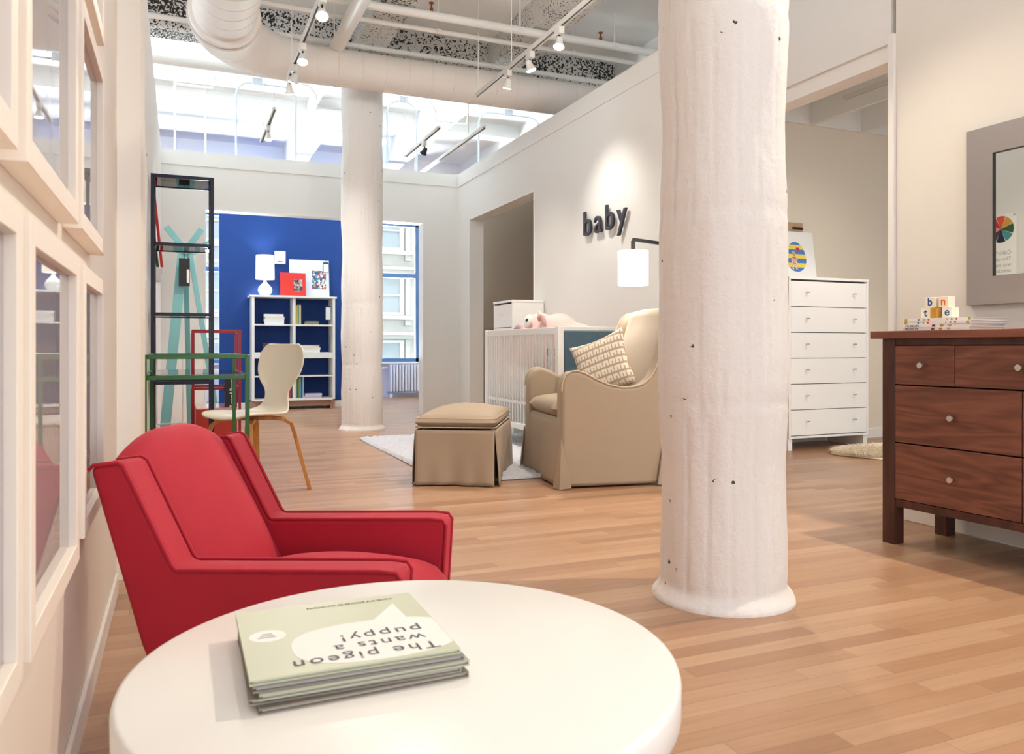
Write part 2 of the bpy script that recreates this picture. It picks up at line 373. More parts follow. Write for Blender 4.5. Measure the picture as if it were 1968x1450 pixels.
b_ = MB(); b_.box(3.292, 3.478, 7.26, 7.275, 0, 2.435); b_.box(3.292, 3.478, 9.185, 9.2, 0, 2.435); b_.box(3.292, 3.478, 7.275, 9.185, 2.42, 2.435)
struct('trim_4', b_, M_TRIM, smooth=False)
struct('baseboard_right', MB().box(3.288, 3.3, -1.5, 2.9, 0, .085).box(3.288, 3.3, 4.4, 7.25, 0, .085), M_BASE, bevel=.003)
# side room on the right
struct('wall_side_room', MB().box(3.47, 7.6, 5.56, 5.7, 0, 3.1), M_BEIGE, smooth=False)
struct('wall_side_room_end', MB().box(7.4, 7.55, 1.0, 5.56, 0, 3.1), M_BEIGE, smooth=False)
struct('baseboard_side_room', MB().box(3.47, 7.4, 5.545, 5.56, 0, .085), M_BASE, smooth=False)
struct('ceiling_side_room', MB().box(3.45, 7.5, 1.0, 5.6, 3.1, 3.15), mat('daylight_tinted_ceiling', '#d9e6ea', .7), smooth=False)  # blue of the daylight is put into the ceiling's colour
for i, x in enumerate((4.06, 4.66, 5.27, 5.88, 6.49)):
    tag(MB().box(x-.02, x+.02, 2.0, 5.535, 2.86, 3.098).build('ceiling_slat', M_TRIM, smooth=False), 
        ['white ceiling board nearest the opening, mostly behind the big column', 'white ceiling board just right of the big column', 'long white ceiling board over the tall white dresser', 'short white ceiling board at the right of the side room', 'white ceiling board furthest right, hidden by the door jamb'][i], 'ceiling beam', 'white boards under the side room ceiling')
tag(MB().box(3.47, 7.39, 5.537, 5.558, 2.86, 3.096).build('ledger_board', M_TRIM, smooth=False), 'white ledger board along top of side room wall', 'ceiling beam')
# brown room behind the baby wall
struct('wall_brown', MB().box(4.9, 5.0, 5.7, 11, 0, 3.0).box(3.47, 4.9, 10.4, 10.5, 0, 3.0), M_BROWN, smooth=False)
# ceiling, beams
struct('ceiling', MB().box(-5, 9, -5, 13.45, CZ, CZ+.2), M_CEIL, smooth=False)
b_ = MB()
for x0 in (-1.4, 4.6): b_.box(x0, x0+.31, -5, 13.3, 3.82, CZ)
for y0 in (2.6,): b_.box(-5, 9, y0, y0+.35, 3.82, CZ)
struct('trim_5', b_, M_CEIL, smooth=False)
b_ = MB(); b_.box(1.60, 1.90, 2.95, 7.9, 3.83, CZ); b_.box(3.04, 3.36, 2.95, 7.9, 3.83, CZ)
struct('trim_6', b_, M_PATCH, smooth=False)
b_ = MB(); b_.box(1.55, 1.88, 8.25, 13.3, 3.80, CZ); b_.box(3.04, 3.36, 8.25, 13.3, 3.81, CZ)
struct('trim_10', b_, M_CEIL, smooth=False)
struct('trim_7', MB().box(-5, 9, 7.9, 8.25, 3.80, CZ), M_ROUGH, smooth=False)
struct('trim_8', MB().box(-5, 9, 7.86, 7.95, 3.77, 3.83), M_PATCH, bevel=.01)
struct('trim_9', MB().box(-5, 9, 10.7, 10.95, 3.92, CZ), M_CEIL, smooth=False)
# rear hall: blue partition, windows
struct('wall_blue', MB().box(.50, 2.55, 11.5, 11.62, 0, H), M_BLUE, smooth=False)
struct('baseboard_blue', MB().box(.50, 2.55, 11.485, 11.5, 0, .085), M_BASE, smooth=False)
b_ = MB(); b_.box(-5, 9, 13.3, 13.5, 0, .6).box(-5, 9, 13.3, 13.5, 3.0, 3.12).box(-5, 9, 13.3, 13.5, 3.74, CZ).box(-5, -.9, 13.3, 13.5, 3.12, 3.74).box(3.86, 9, 13.3, 13.5, 3.12, 3.74).box(3.86, 9, 13.3, 13.5, .6, 3.0).box(-5, -.9, 13.3, 13.5, .6, 3.0)
struct('wall_window', b_, M_WALL, smooth=False)
struct('wall_hall_left', MB().box(-3, -2.9, 9.8, 13.3, 0, CZ), M_WALL, smooth=False)
MF = mat('shaded_window_frame', '#5d7c9e', .5)  # frame coloured as it looks in shadow, blue-grey shade included
for i, (xa, xb) in enumerate(((-.9, 1.45), (1.51, 3.86))):
    f = MB(); f.box(xa, xa+.07, 13.34, 13.42, .6, 3.0).box(xb-.07, xb, 13.34, 13.42, .6, 3.0).box(xa, xb, 13.34, 13.42, .6, .66).box(xa, xb, 13.34, 13.42, 2.94, 3.0).box(xa, xb, 13.33, 13.43, 2.05, 2.12)
    o = struct('window_%d' % (i+1), f, MF, smooth=False)
    g = MB().box(xa+.07, xb-.07, 13.375, 13.381, .66, 2.94).build('pane', M_GLASS, o, smooth=False)
o = struct('window_3', MB().box(-.9, -.84, 13.34, 13.42, 3.12, 3.74).box(3.8, 3.86, 13.34, 13.42, 3.12, 3.74).box(1.45, 1.51, 13.34, 13.42, 3.12, 3.74).box(-.84, 3.8, 13.34, 13.42, 3.12, 3.16).box(-.84, 3.8, 13.34, 13.42, 3.70, 3.74), MF, smooth=False)  # added clerestory, unseen behind the back wall, lets light onto the ceiling
MB().box(-.84, 3.8, 13.375, 13.381, 3.16, 3.70).build('pane', M_GLASS, o, smooth=False)
struct('trim_11', MB().box(-.95, 3.9, 13.2, 13.32, .57, .6), M_TRIM, bevel=.004)

# ---------------------------------------------------------------- building across the street
def facade():
    t = thing('street_building', 'pale stone building across the street seen through the rear window', 'building', (0, 30, 0))
    ms = mat('pale_stone', '#aaa59f', .8, var=(1.5, .06)); mg = mat('far_window_glass', '#8d9296', .7, spec=.1); mw = mat('far_window_frame', '#bcb9b3', .6)
    MB().box(-8, 26, 0, 3, -4, 16).build('wall', ms, t, smooth=False)
    xs = [-5.9+k*3.27 for k in range(9)]
    for row, z in enumerate((-2.9, -.4, 2.1, 4.6, 7.1)):
        for x in xs:
            f = MB(); f.box(x-.85, x+.85, -.1, .05, z, z+.1).box(x-.85, x+.85, -.1, .05, z+1.42, z+1.52)
            f.box(x-.85, x-.68, -.1, .05, z+.1, z+1.42).box(x+.68, x+.85, -.1, .05, z+.1, z+1.42).box(x-.68, x+.68, -.08, .05, z+.74, z+.8)
            fo = f.build('window', mw, t, smooth=False)
            MB().box(x-.68, x+.68, -.02, .02, z+.1, z+1.42).build('pane', mg, fo, smooth=False)
        s = MB()
        for x in xs: s.box(x-1.15, x+1.15, -.3, 0, z-.18, z-.02).box(x+.87, x+1.1, -.2, 0, z-.4, z-.18).box(x-1.1, x-.87, -.2, 0, z-.4, z-.18)
        s.build('sill', ms, t, smooth=False)
        s = MB()
        for x in xs: s.box(x-1.35, x+1.35, -.45, 0, z+1.72, z+1.84).box(x-1.25, x+1.25, -.3, 0, z+1.58, z+1.72).box(x+.9, x+1.1, -.12, 0, z, z+1.56).box(x-1.1, x-.9, -.12, 0, z, z+1.56)
        s.build('cornice', ms, t, smooth=False)
facade()

# ---------------------------------------------------------------- columns
def column(name, label, x, y, r, rb, h, seed):
    mb = MB(); n = 144; m = 260; rings = []
    seams = [0.0]; rng = random.Random(seed)
    lift = [.0, .62, 1.25, 1.92, 2.55, 3.2, 3.8, 9]
    for i in range(m+1):
        z = h*(i/m)**1.25; ring = []
        k = next(j for j in range(len(lift)-1) if lift[j] <= z < lift[j+1]) if z < 9 else 0
        flare = (rb-r)*math.exp(-(z/.034)**2.2) if z < .3 else 0
        wob = .004*math.sin(z*5.1+seed)+.003*math.sin(z*11+seed*2) - .003*math.exp(-((z-lift[k]-.05)/.02)**2)
        for j in range(n):
            a = 2*math.pi*j/n
            g = 0
            ph = (a*18/(2*math.pi)+k*.37) % 1.0
            g = -.0034*math.exp(-((min(ph, 1-ph))/.06)**2)*(.5+.8*max(0, noise.noise(Vector((a*2, z*1.3, seed)))+.4))
            nz = noise.noise(Vector((math.cos(a)*2.2, math.sin(a)*2.2, z*2.0+seed)))*.006+noise.noise(Vector((math.cos(a)*9, math.sin(a)*9, z*9+seed)))*.0018
            rr = r+flare+wob+g+nz
            ring.append(mb.bm.verts.new((rr*math.cos(a), rr*math.sin(a), z)))
        rings.append(ring)
    for A, B in zip(rings, rings[1:]):
        for j in range(n): mb.bm.faces.new((A[j], A[(j+1) % n], B[(j+1) % n], B[j]))
    mb.bm.faces.new(rings[0][::-1]); mb.bm.faces.new(rings[-1])
    o = mb.build(name, M_COLUMN, angle=60, loc=(x, y, 0)); tag(o, label, 'column')
column('concrete_column', 'thick white painted concrete column standing nearest, with a flared foot', 1.722, 2.227, .212, .24, CZ-.002, 3)
column('concrete_column', 'far white concrete column in front of the blue wall, under the duct', 1.754, 8.20, .212, .235, CZ-.002, 8)

# ---------------------------------------------------------------- ducts, pipes, conduits
def duct():
    t = thing('air_duct', 'large off-white round air duct with an elbow under the ceiling', 'duct', (0, 0, 0))
    zc = 3.50
    pts, rs = [], []
    def add(p, r): pts.append(p); rs.append(r)
    y = -1.0
    while y < 6.55:      # fat run towards the camera, a groove at every joint
        add((.33, y, zc), .24); add((.33, y+.16, zc), .24); add((.33, y+.166, zc), .2436); add((.33, y+.174, zc), .2436); add((.33, y+.18, zc), .24); y += .185
    add((.33, 6.70, zc), .24)
    MB().tube(pts, rs, 40).build('straight_duct', M_DUCT, t, angle=22)
    MB().tube([(.33, 6.62, zc), (.33, 6.625, zc), (.33, 6.70, zc), (.33, 6.705, zc)], [.24, .27, .27, .24], 40).build('flange', M_DUCT, t, angle=40)
    pts, rs = [], []
    cx, cy, rr = 1.16, 6.72, .83
    for k in range(25):
        a = math.pi-math.pi/2*k/24
        r = .285-.115*(k/24)**.8
        add((cx+rr*math.cos(a), cy+rr*math.sin(a), zc+.0), r)
        if k in (6, 12, 18): add((cx+rr*math.cos(a-.004), cy+rr*math.sin(a-.004), zc), r-.006)
    MB().tube(pts, rs, 40).build('elbow', M_DUCT, t, angle=50)
    pts, rs = [], []; x = 1.16
    while x < 8.6:
        add((x, 7.55, zc), .172); add((x+.2, 7.55, zc), .172); add((x+.205, 7.55, zc), .1752); add((x+.214, 7.55, zc), .1752); add((x+.22, 7.55, zc), .172); x += .226
    MB().tube(pts, rs, 40).build('branch_duct', M_DUCT, t, angle=22)
    for (x, y, r, zt) in ((.33, 6.2, .245, CZ), (1.35, 7.55, .18, CZ)):
        s = MB(); s.bar((x, y-.12 if x < 1 else y, zc+r), (x, y-.12 if x < 1 else y, zt), .012)
        s.build('hanger', M_PIPE, t, smooth=False)
duct()
def pipe(name, label, pts, r, cat='pipe', clamps=(), m=M_PIPE, group=None):
    t = thing(name, label, cat, pts[0], 0, group)
    q = [Vector(p)-Vector(pts[0]) for p in pts]
    MB().tube(q, r, 14).build('tube', m, t, angle=50)
    for c in clamps:
        p = Vector(c)-Vector(pts[0])
        MB().bar(p+Vector((0,0,0)), (p.x, p.y, CZ-pts[0][2]), .012).build('hanger', M_PIPE, t, smooth=False)
        MB().lathe([(r+.004, -.0), (r+.012, .0), (r+.012, .03), (r+.004, .03)], 14, (p.x, p.y, p.z-.015)).build('clamp', M_PIPE, t)
    return t
pipe('sprinkler_pipe', 'upper white sprinkler pipe crossing the ceiling, nearest the camera', [(-4, 6.71, 3.78), (8.5, 6.71, 3.78)], .038, clamps=[(x, 6.71, 3.78) for x in (.1, 1.25, 2.9, 3.9)])
pipe('water_pipe', 'thin white pipe running just behind the sprinkler pipe', [(-4, 7.0, 3.77), (8.5, 7.0, 3.77)], .022, clamps=[(x, 7.0, 3.77) for x in (2.2, 3.6)])
pipe('conduit_pipe', 'white pipe fixed along the speckled ceiling beam above the duct', [(-4, 7.64, 3.77), (8.5, 7.64, 3.77)], .024)
pipe('drain_pipe', 'fat white pipe slanting away to meet the duct beside the far column', [(1.36, 1.0, 3.67), (1.36, 7.5, 3.67)], .066)
pipe('ceiling_pipe', 'wide white pipe low across the bright ceiling at the left', [(-2.8, 8.7, 3.75), (7.0, 8.7, 3.75)], .062)
for i, (x, lab) in enumerate(((.0, 'red-tipped sprinkler head at far left of the ceiling'), (2.05, 'brass sprinkler head above the far column'), (3.75, 'dark sprinkler head near the top of the baby wall'))):
    t = thing('fire_sprinkler', lab, 'sprinkler', (x, 6.71, 3.815), 0, 'sprinkler heads')
    MB().lathe([(.016, 0), (.016, .03), (.008, .035), (.008, .07), (.024, .072), (.024, .078), (.006, .08)], 12).build('body', mat('brass_fitting', '#9c5a38', .4, .7), t)
def conduit(label, x0, x1, xs, y=9.95, zt=4.02):
    # arch of conduit: up from behind the back wall, across the ceiling, down again
    t = thing('electrical_conduit', label, 'conduit', (x0, y, 0), 0, 'grey conduits dropping behind the back wall')
    mg = mat('grey_conduit', '#c6ccd6', .4); r = .013
    def bend(x, s):
        return [(x, 0, 2.9), (x, 0, zt-.3)] + [(x+s*(.16-.16*math.cos(a)), 0, zt-.16+.16*math.sin(a)-.0) for a in [math.pi/2*k/8 for k in range(9)]]
    p = bend(0, 1); q = bend(x1-x0, -1)[::-1] if x1 else [(xs, 0, zt)]
    MB().tube(p+q, r, 10).build('tube', mg, t, angle=60)
    MB().box(xs-x0-.06, xs-x0+.06, -.04, .04, zt-.03, CZ).build('junction_box', mg, t, bevel=.004)
conduit('grey conduit arch behind the back wall, left of the far column', .62, 1.31, .86)
conduit('grey conduit arch behind the back wall, right of the far column', 2.45, 2.84, 2.66) 
conduit('grey conduit arch above the corner of the baby wall', 3.70, 4.6, 4.12)
for i, (x, y, lab) in enumerate(((-.05, 9.85, 'faint white conduit at far left above the back wall'), (.3, 10.6, 'white conduit dropping beside the left conduit arch'), (2.2, 10.7, 'white conduit dropping right of the far column'))):
    o = MB().tube([(0, 0, 0), (0, 0, CZ-2.7)], .011, 8).build('electrical_conduit', M_PIPE, loc=(x, y, 2.7)); tag(o, lab, 'conduit')
for (x, z, lab) in ((.15, 3.86, 'white conduit loop round a ceiling beam, far left'), (1.72, 3.78, 'white conduit loop round the beam left of the far column'), (3.2, 3.78, 'white conduit loop round the beam over the back wall corner')):
    P = [(-.45, 0, .2), (-.3, 0, .18), (-.22, 0, .08), (-.2, 0, -.06), (.2, 0, -.06), (.22, 0, .08), (.3, 0, .18), (.6, 0, .2)]
    o = MB().tube(P, .011, 8).build('cable_conduit', M_PIPE, loc=(x, 9.6, z)); tag(o, lab, 'conduit')

# ---------------------------------------------------------------- track lights
M_HEAD = mat('track_head_white', '#dedad4', .4)
def track(label, x, y0, y1, z, wires=()):
    t = thing('light_track', label, 'track light rail', (x, y0, z))
    L = y1-y0
    MB().box(-.018, .018, 0, L, -.0, .022).box(-.018, -.008, 0, L, -.012, 0).box(.008, .018, 0, L, -.012, 0).build('rail', M_HEAD, t, smooth=False)
    MB().box(-.0075, .0075, .0, L, -.006, -.0005).build('slot', M_BLACK, t, smooth=False)
    for y in wires: MB().bar((0, y-y0, .02), (0, y-y0, CZ-z), .006).build('suspension_wire', M_PIPE, t, smooth=False)
    return t
def spot_head(label, x, y, z, aim, energy, size=48, color=(1, .86, .68), on=True, blend=.5, rad=.04):
    t = thing('track_spotlight', label, 'spotlight', (x, y, z), 0, 'track spotlights')
    MB().box(-.022, .022, -.045, .045, -.065, -.012).build('adapter', M_HEAD, t, bevel=.004)
    MB().tube([(0, 0, -.06), (0, 0, -.1)], .007, 8).build('stem', M_BLACK, t)
    c = Vector((0, 0, -.125)); d = (Vector(aim)-Vector((x, y, z))-c).normalized()
    MB().tube([c-d*.05, c-d*.045, c+d*.0, c+d*.03], [.012, .022, .03, .042], 16).build('lamp_head', M_HEAD if on else M_BLACK, t, angle=50)
    MB().tube([c+d*.0305, c+d*.036], [.036, .033], 16).build('bulb', M_BULB if on else M_BLACK, t)
    if on and energy:
        l = bpy.data.lights.new('spot', 'SPOT'); l.energy = energy; l.spot_size = R(size); l.spot_blend = blend; l.color = color; l.shadow_soft_size = rad
        o = bpy.data.objects.new('spot_beam', l); COL.objects.link(o); o.parent = t; o.location = c+d*.05
        o.rotation_euler = d.to_track_quat('-Z', 'Y').to_euler()
    return t
track('long white light track running beside the baby wall', 2.56, 1.0, 6.95, 3.2, (4.4, 6.1, 6.9))
track('white light track left of the fat slanting pipe', .877, .5, 7.10, 3.2, (5.2, 6.9))
track('short white light track hanging in front of the back wall, left', .865, 8.10, 9.45, 3.2, (8.15, 9.2))
track('white light track over the back wall, right of the far column', 2.56, 8.10, 9.50, 3.2, (8.15, 9.45))
track('faint white light track over the corner of the baby wall', 3.0, 7.9, 11.2, 3.2, (8.4, 10.6))
WARM = (1, .90, .78)
spot_head('lit spotlight on the long track, nearest of its three', 2.56, 5.2, 3.2, (1.9, 4.6, 0), 80, 85, WARM, blend=.8)
spot_head('lit spotlight on the long track, middle of its three', 2.56, 5.72, 3.2, (3.3, 5.62, 1.0), 52, 80, (1, .96, .88), blend=1)
spot_head('lit spotlight on the long track, furthest of its three', 2.56, 6.18, 3.2, (2.4, 7.4, .3), 80, 90, WARM, blend=1)
spot_head('lit spotlight at the top edge of the photo', .877, 5.35, 3.2, (.5, 3.4, .0), 45, 90, (1, .9, .8), blend=1)
spot_head('lit spotlight on the left track, under the fat pipe', .877, 6.25, 3.2, (.5, 5.0, .0), 50, 90, (1, .9, .8), blend=1)
spot_head('lit spotlight on the left track in front of the duct', .877, 6.75, 3.2, (-.1, 7.6, .6), 55, 80, (1, .95, .9), blend=1)
spot_head('lit spotlight at the end of the left track', .877, 7.05, 3.2, (1.4, 8.2, .0), 60, 100, (1, .95, .9), blend=1)
spot_head('lit spotlight hanging in front of the back wall', .865, 8.7, 3.2, (.9, 8.5, 0), 50, 100, (.95, .97, 1), blend=1)
spot_head('unlit dark spotlight over the back wall', 2.56, 8.66, 3.2, (2.2, 9.6, 2.0), 0, on=False)
# spotlights out of view, some on the same tracks; uplights and taupe room lamp added
spot_head('spotlight on the long track nearer the camera, out of view', 2.56, 3.33, 3.2, (2.1, 1.7, 0), 48, 95, (1, .86, .66), blend=.5, rad=.02)
track('light rail above the right wall, out of view', 3.40, .6, 3.0, 3.9, ())
spot_head('spotlight above the right wall, out of view', 3.40, 1.9, 3.9, (2.2, 1.7, 0), 210, 110, (1, .87, .68), blend=.4, rad=.012)
spot_head('spotlight lighting the walnut dresser, out of view', .877, 1.4, 3.2, (3.2, 2.2, 1.3), 10, 50, (1, .95, .88), blend=1)
spot_head('spotlight lighting the picture frames, out of view', .877, 2.2, 3.2, (-.3, 1.5, 1.0), 7, 80, (1, .84, .68), blend=1)
spot_head('spotlight lighting the red chair, out of view', .877, 3.1, 3.2, (.25, 1.9, .3), 34, 62, (1, .93, .86), blend=1)
spot_head('added uplight turned to the ceiling beams, out of view', 1.9, 3.4, 3.2, (2.2, 6.5, 4.1), 45, 120, (1, .95, .88), blend=1)  # added lamp, brightens the ceiling beams
spot_head('second added uplight turned to the ceiling, out of view', .75, 3.0, 3.15, (.6, 5.5, 4.1), 25, 120, (1, .95, .88), blend=1)  # also added, lifts the ceiling further left
track('white light track over the side room, hidden by wall', 4.9, 2.0, 4.8, 2.84, ())
spot_head('spotlight lighting the tall white dresser, out of view', 4.9, 3.2, 2.84, (5.0, 5.2, .9), 30, 80, WARM, blend=.8)
spot_head('spotlight lighting the fur rug, out of view', 4.9, 4.1, 2.84, (5.2, 4.6, 0), 34, 90, WARM)
spot_head('added spotlight in the taupe room, out of view', 3.95, 8.0, 2.6, (4.7, 9.2, 1.2), 26, 100, (1, .9, .76), blend=1)  # lamp added to brighten the brown wall
spot_head('spotlight shining out through the side room opening, out of view', 4.9, 2.25, 2.84, (3.2, 3.4, 0), 60, 90, (1, .84, .62), blend=.5, rad=.012)

# ---------------------------------------------------------------- round table and its books
t = thing('round_side_table', 'low round white table in the foreground under a stack of books', 'table', (.266, .968, 0))
MB().lathe([(.0, .405), (.31, .405), (.331, .41), (.3355, .418), (.336, .452), (.334, .458), (.329, .46), (.0, .46)], 96, cap=False).build('tabletop', M_TABLE, t, angle=60)
MB().lathe([(.21, 0), (.21, .008), (.12, .02), (.05, .06), (.034, .14), (.034, .3), (.06, .37), (.14, .404)], 48).build('pedestal', M_TABLE, t, angle=60)
BW, BD = .238, .232
def book(name, label, cat, x, y, z, w, d, h, rz, cover, pages=M_PAGE, group=None, spine='x-', ct=.0018):
    t = thing(name, label, cat, (x, y, z), rz, group)
    c = MB(); c.box(-w/2, w/2, -d/2, d/2, 0, ct).box(-w/2, w/2, -d/2, d/2, h-ct, h)
    if spine == 'x-': c.box(-w/2, -w/2+ct, -d/2, d/2, ct, h-ct)
    elif spine == 'x+': c.box(w/2-ct, w/2, -d/2, d/2, ct, h-ct)
    elif spine == 'y-': c.box(-w/2, w/2, -d/2, -d/2+ct, ct, h-ct)
    c.build('cover', cover, t, smooth=False)
    g = .004
    MB().box(-w/2+(ct if spine == 'x-' else g), w/2-(ct if spine == 'x+' else g), -d/2+(ct if spine == 'y-' else g), d/2-g, ct, h-ct).build('pages', pages, t, smooth=False)
    return t
M_COV = mat('sage_cover', '#c9cdb2', .35); M_COV2 = mat('grey_cover', '#b9b4aa', .45)
cov = [('#8b8175', 'bottom picture book of the table stack, tan boards'), ('#9a9388', 'second picture book from the bottom of the table stack, grey boards'),
       ('#b0b09c', 'middle picture book of the table stack, pale sage boards'), ('#8e8a84', 'fourth picture book from the bottom of the table stack, dark line under its cover')]
z = .4602
for i, (c, lab) in enumerate(cov):
    dx, dy = [(.004, -.003), (.0, .003), (.006, -.001), (.003, .002)][i]
    book('picture_book', lab, 'book', .189+dx, 1.001+dy-.004, z, BW, BD, .0066, R([1.6, -.8, 1.0, -.5][i]), mat('book_cover_%s' % c[1:], c, .5), M_PAGE, 'picture books stacked on the round table', 'x+'); z += .0067
t = book('picture_book', 'top picture book of the table stack, sage cover titled about a puppy, upside down', 'book', .188, 1.003, z, BW, BD, .0066, 0, M_COV, M_PAGE, 'picture books stacked on the round table', 'x+')
zt = .0067
def flat(poly, zz, name, m, parent, thick=.0003):
    return MB().prism(poly, zz, zz+thick, 'z').build(name, m, parent, smooth=False)
# white speech bubble with its tail
bub = []
for k in range(48):
    a = 2*math.pi*k/48
    bub.append((.034+.100*math.copysign(abs(math.cos(a))**.8, math.cos(a)), -.046+.066*math.copysign(abs(math.sin(a))**.75, math.sin(a))))
bub = [(min(x, BW/2-.001), max(-BD/2+.004, y)) for x, y in bub]
flat(bub, zt, 'speech_bubble', M_PAPER, t)
flat([(.045, .018), (.088, .012), (.085, .075)], zt+.0001, 'speech_bubble_tail', M_PAPER, t)
flat([(-.088+.022*math.cos(2*math.pi*k/24), .012+.020*math.sin(2*math.pi*k/24)) for k in range(24)], zt, 'badge', M_PAPER, t)
MT = mat('title_ink', '#3d4354', .5)
def booktext(s, x, y, size, name='title_lettering', sp=1.0, m=MT):
    return text_mesh(name, s, size, m, t, (x, y, zt+.0006), (0, 0, math.pi), .0001, 'CENTER', sp)
booktext('The pigeon', .014, -.082, .031)
booktext('wants a', .036, -.052, .030)
booktext('puppy!', .044, -.022, .032)
booktext('words and pictures by mo willems', .030, .098, .0085, 'byline_lettering')
for k in range(3): MB().box(-.100+.003*k, -.078-.002*k, .006+.006*k, .0072+.006*k, zt+.0004, zt+.0006).build('badge_print', MT, t, smooth=False)

# ---------------------------------------------------------------- red armchair
S = .958
def red_chair():
    t = thing('red_armchair', 'red velvet armchair beside the round white table', 'armchair', (.125, 1.973, 0), R(-28.5))
    W = .295*S
    prof = [(-.035, .13), (-.075, .22), (-.19, .590), (-.180, .600), (-.125, .607), (-.112, .600), (-.005, .392), (.005, .383), (.44, .393), (.475, .390), (.485, .375), (.470, .13)]
    prof = [(x*S, .85-(.85-z)*S) for x, z in prof]
    for s in (-1, 1):
        y0, y1 = (s*W, s*(W-.088))
        o = MB().prism(prof, min(y0, y1), max(y0, y1), 'y').build('side_panel', M_RED, t, bevel=.012, seg=3, angle=50)
        line = [(x, z) for x, z in prof[2:11]]+[prof[11]]
        for yy in (y0, y1):
            yo = yy-s*.006 if yy == y0 else yy+s*.006
            P = []
            for x, z in line: P.append((x, yo+(s*.006 if yy == y0 else -s*.006), z))
            MB().tube(P, .0042, 8).build('piping', M_RED, o, angle=60)
    def zz(z): return .85-(.85-z)*S
    # back: reclined crowned pad between the wings and the rear panel
    pts = []; ny, nz = 20, 18; Wi = W-.086
    for i in range(nz+1):
        f = i/nz; row = []
        for j in range(ny+1):
            v = -1+2*j/ny
            crown = .052*(1-abs(v)**2.4)*f**3
            z = zz(.27)+f*(zz(.595)-zz(.27))+crown
            x = .035-.165*f*1.0 + .035*(1-v*v)**.6*math.sin(math.pi*min(1, f*.92+.08))**.7
            row.append((x, v*Wi, z))
        pts.append(row)
    # over the top to the rear
    for k, (dx, dz) in enumerate(((-.022, .008), (-.05, .004), (-.062, -.02))):
        row = []
        for j in range(ny+1):
            x, y, z = pts[nz][j]; row.append((x+dx, y, z+dz))
        pts.append(row)
    rear = [(-.055, y, zz(.16)) for y in [(-1+2*j/ny)*Wi for j in range(ny+1)]]
    pts.append(rear); pts.append([(.02, y, zz(.16)) for _, y, _ in rear]); pts.append([(x, y, z) for x, y, z in pts[0]])
    mb = MB().grid(pts); bmesh.ops.remove_doubles(mb.bm, verts=mb.bm.verts, dist=.0005)
    bmesh.ops.holes_fill(mb.bm, edges=[e for e in mb.bm.edges if e.is_boundary])
    mb.build('back_cushion', M_RED, t, angle=50)
    MB().cushion((.235, 0, zz(.235)), .235, Wi-.004, .055, .045, 18, 8).build('seat_cushion', M_RED, t, angle=60)
    MB().box(-.03, .44, -Wi, Wi, zz(.13), zz(.185)).build('seat_base', M_RED, t, bevel=.01)
    ml = wood('chair_leg_wood', '#6a4028', '#4a2a18', 3, .4, 2, 3)
    for x, y in ((.02, -.2), (.02, .2), (.42, -.2), (.42, .2)):
        MB().tube([(x, y, zz(.14)), (x+(.02 if x > .2 else -.03), y*1.08, 0)], [.018, .011], 12).build('leg', ml, t)
red_chair()

# ---------------------------------------------------------------- framed glass pictures on the left wall
M_FRAME = mat('cream_frame', '#f0e6da', .45)
M_FGLASS = mat('framed_glass', '#a09a9c', .012, spec=1.0, ior=2.3)
frames = [('lower', .565, 1.09, .455, 1.015, 'lower row, nearest the camera'), ('lower', 1.145, 1.665, .455, 1.015, 'lower row, second from the camera'),
          ('lower', 1.75, 2.19, .475, 1.013, 'lower row, furthest from the camera'),
          ('middle', .54, 1.06, 1.077, 1.53, 'middle row, nearest the camera'), ('middle', 1.12, 1.655, 1.077, 1.53, 'middle row, second from the camera'),
          ('middle', 1.71, 2.195, 1.077, 1.53, 'middle row, furthest from the camera'), ('top', 1.71, 2.195, 1.594, 2.05, 'top row, high on the left wall')]
for _, y0, y1, z0, z1, lab in frames:
    yc, zc = (y0+y1)/2, (z0+z1)/2
    t = thing('framed_picture', 'deep cream picture frame with reflecting glass, ' + lab, 'picture frame', (-.205, yc, zc), 0, 'cream picture frames on the left wall')
    a, b, f = (y1-y0)/2, (z1-z0)/2, .035
    MB().box(0, .034, -a, -a+f, -b, b).box(0, .034, a-f, a, -b, b).box(0, .034, -a+f, a-f, -b, -b+f).box(0, .034, -a+f, a-f, b-f, b).build('frame', M_FRAME, t, bevel=.0015, smooth=False)
    MB().box(.0005, .020, -a+f, a-f, -b+f, b-f).build('glass', M_FGLASS, t, smooth=False)
# colour poster and wall edge pieces further along
t = thing('colour_wheel_poster', 'white poster with a colour wheel, on the left wall and seen in the steel mirror', 'poster', (-.19, 4.66, 0))
MB().box(0, .004, 0, .62, 1.2, 2.035).build('sheet', M_PAPER, t, smooth=False)
cols = ['#d2452a', '#d29a2a', '#23512a', '#3c8f8f', '#16163a', '#4b2d38', '#ea8f96', '#b81f34']
for k, c in enumerate(cols):
    a0 = math.pi/2+.39-k*math.pi/4; P = [(0, 0)]
    for q in range(9):
        a = a0-.03-(math.pi/4-.06)*q/8; P.append((.118*math.cos(a), .118*math.sin(a)))
    MB().prism([(x+.145, z+1.90) for x, z in [(-p[0], p[1]) for p in P]], .0042, .006, 'x').build('wheel_segment', mat('wheel_%s' % c[1:], c, .5), t, smooth=False)
MG = mat('poster_grey_ink', '#a9a9a6', .6)
text_mesh('heading_lettering', 'Colorful', .052, MG, t, (.0045, .05, 1.675), (R(90), 0, R(90)), .0005)
text_mesh('body_lettering', 'The color\nwas our\nselection', .05, MG, t, (.0045, .05, 1.62), (R(90), 0, R(90)), .0003, space=1.05)
for y, z in ((.02, 2.015), (.6, 2.015)): MB().lathe([(.008, 0), (.008, .006)], 10, (0, 0, 0)).build('mount', M_NICKEL, t, loc=(.004, y, z), rot=(0, R(90), 0))

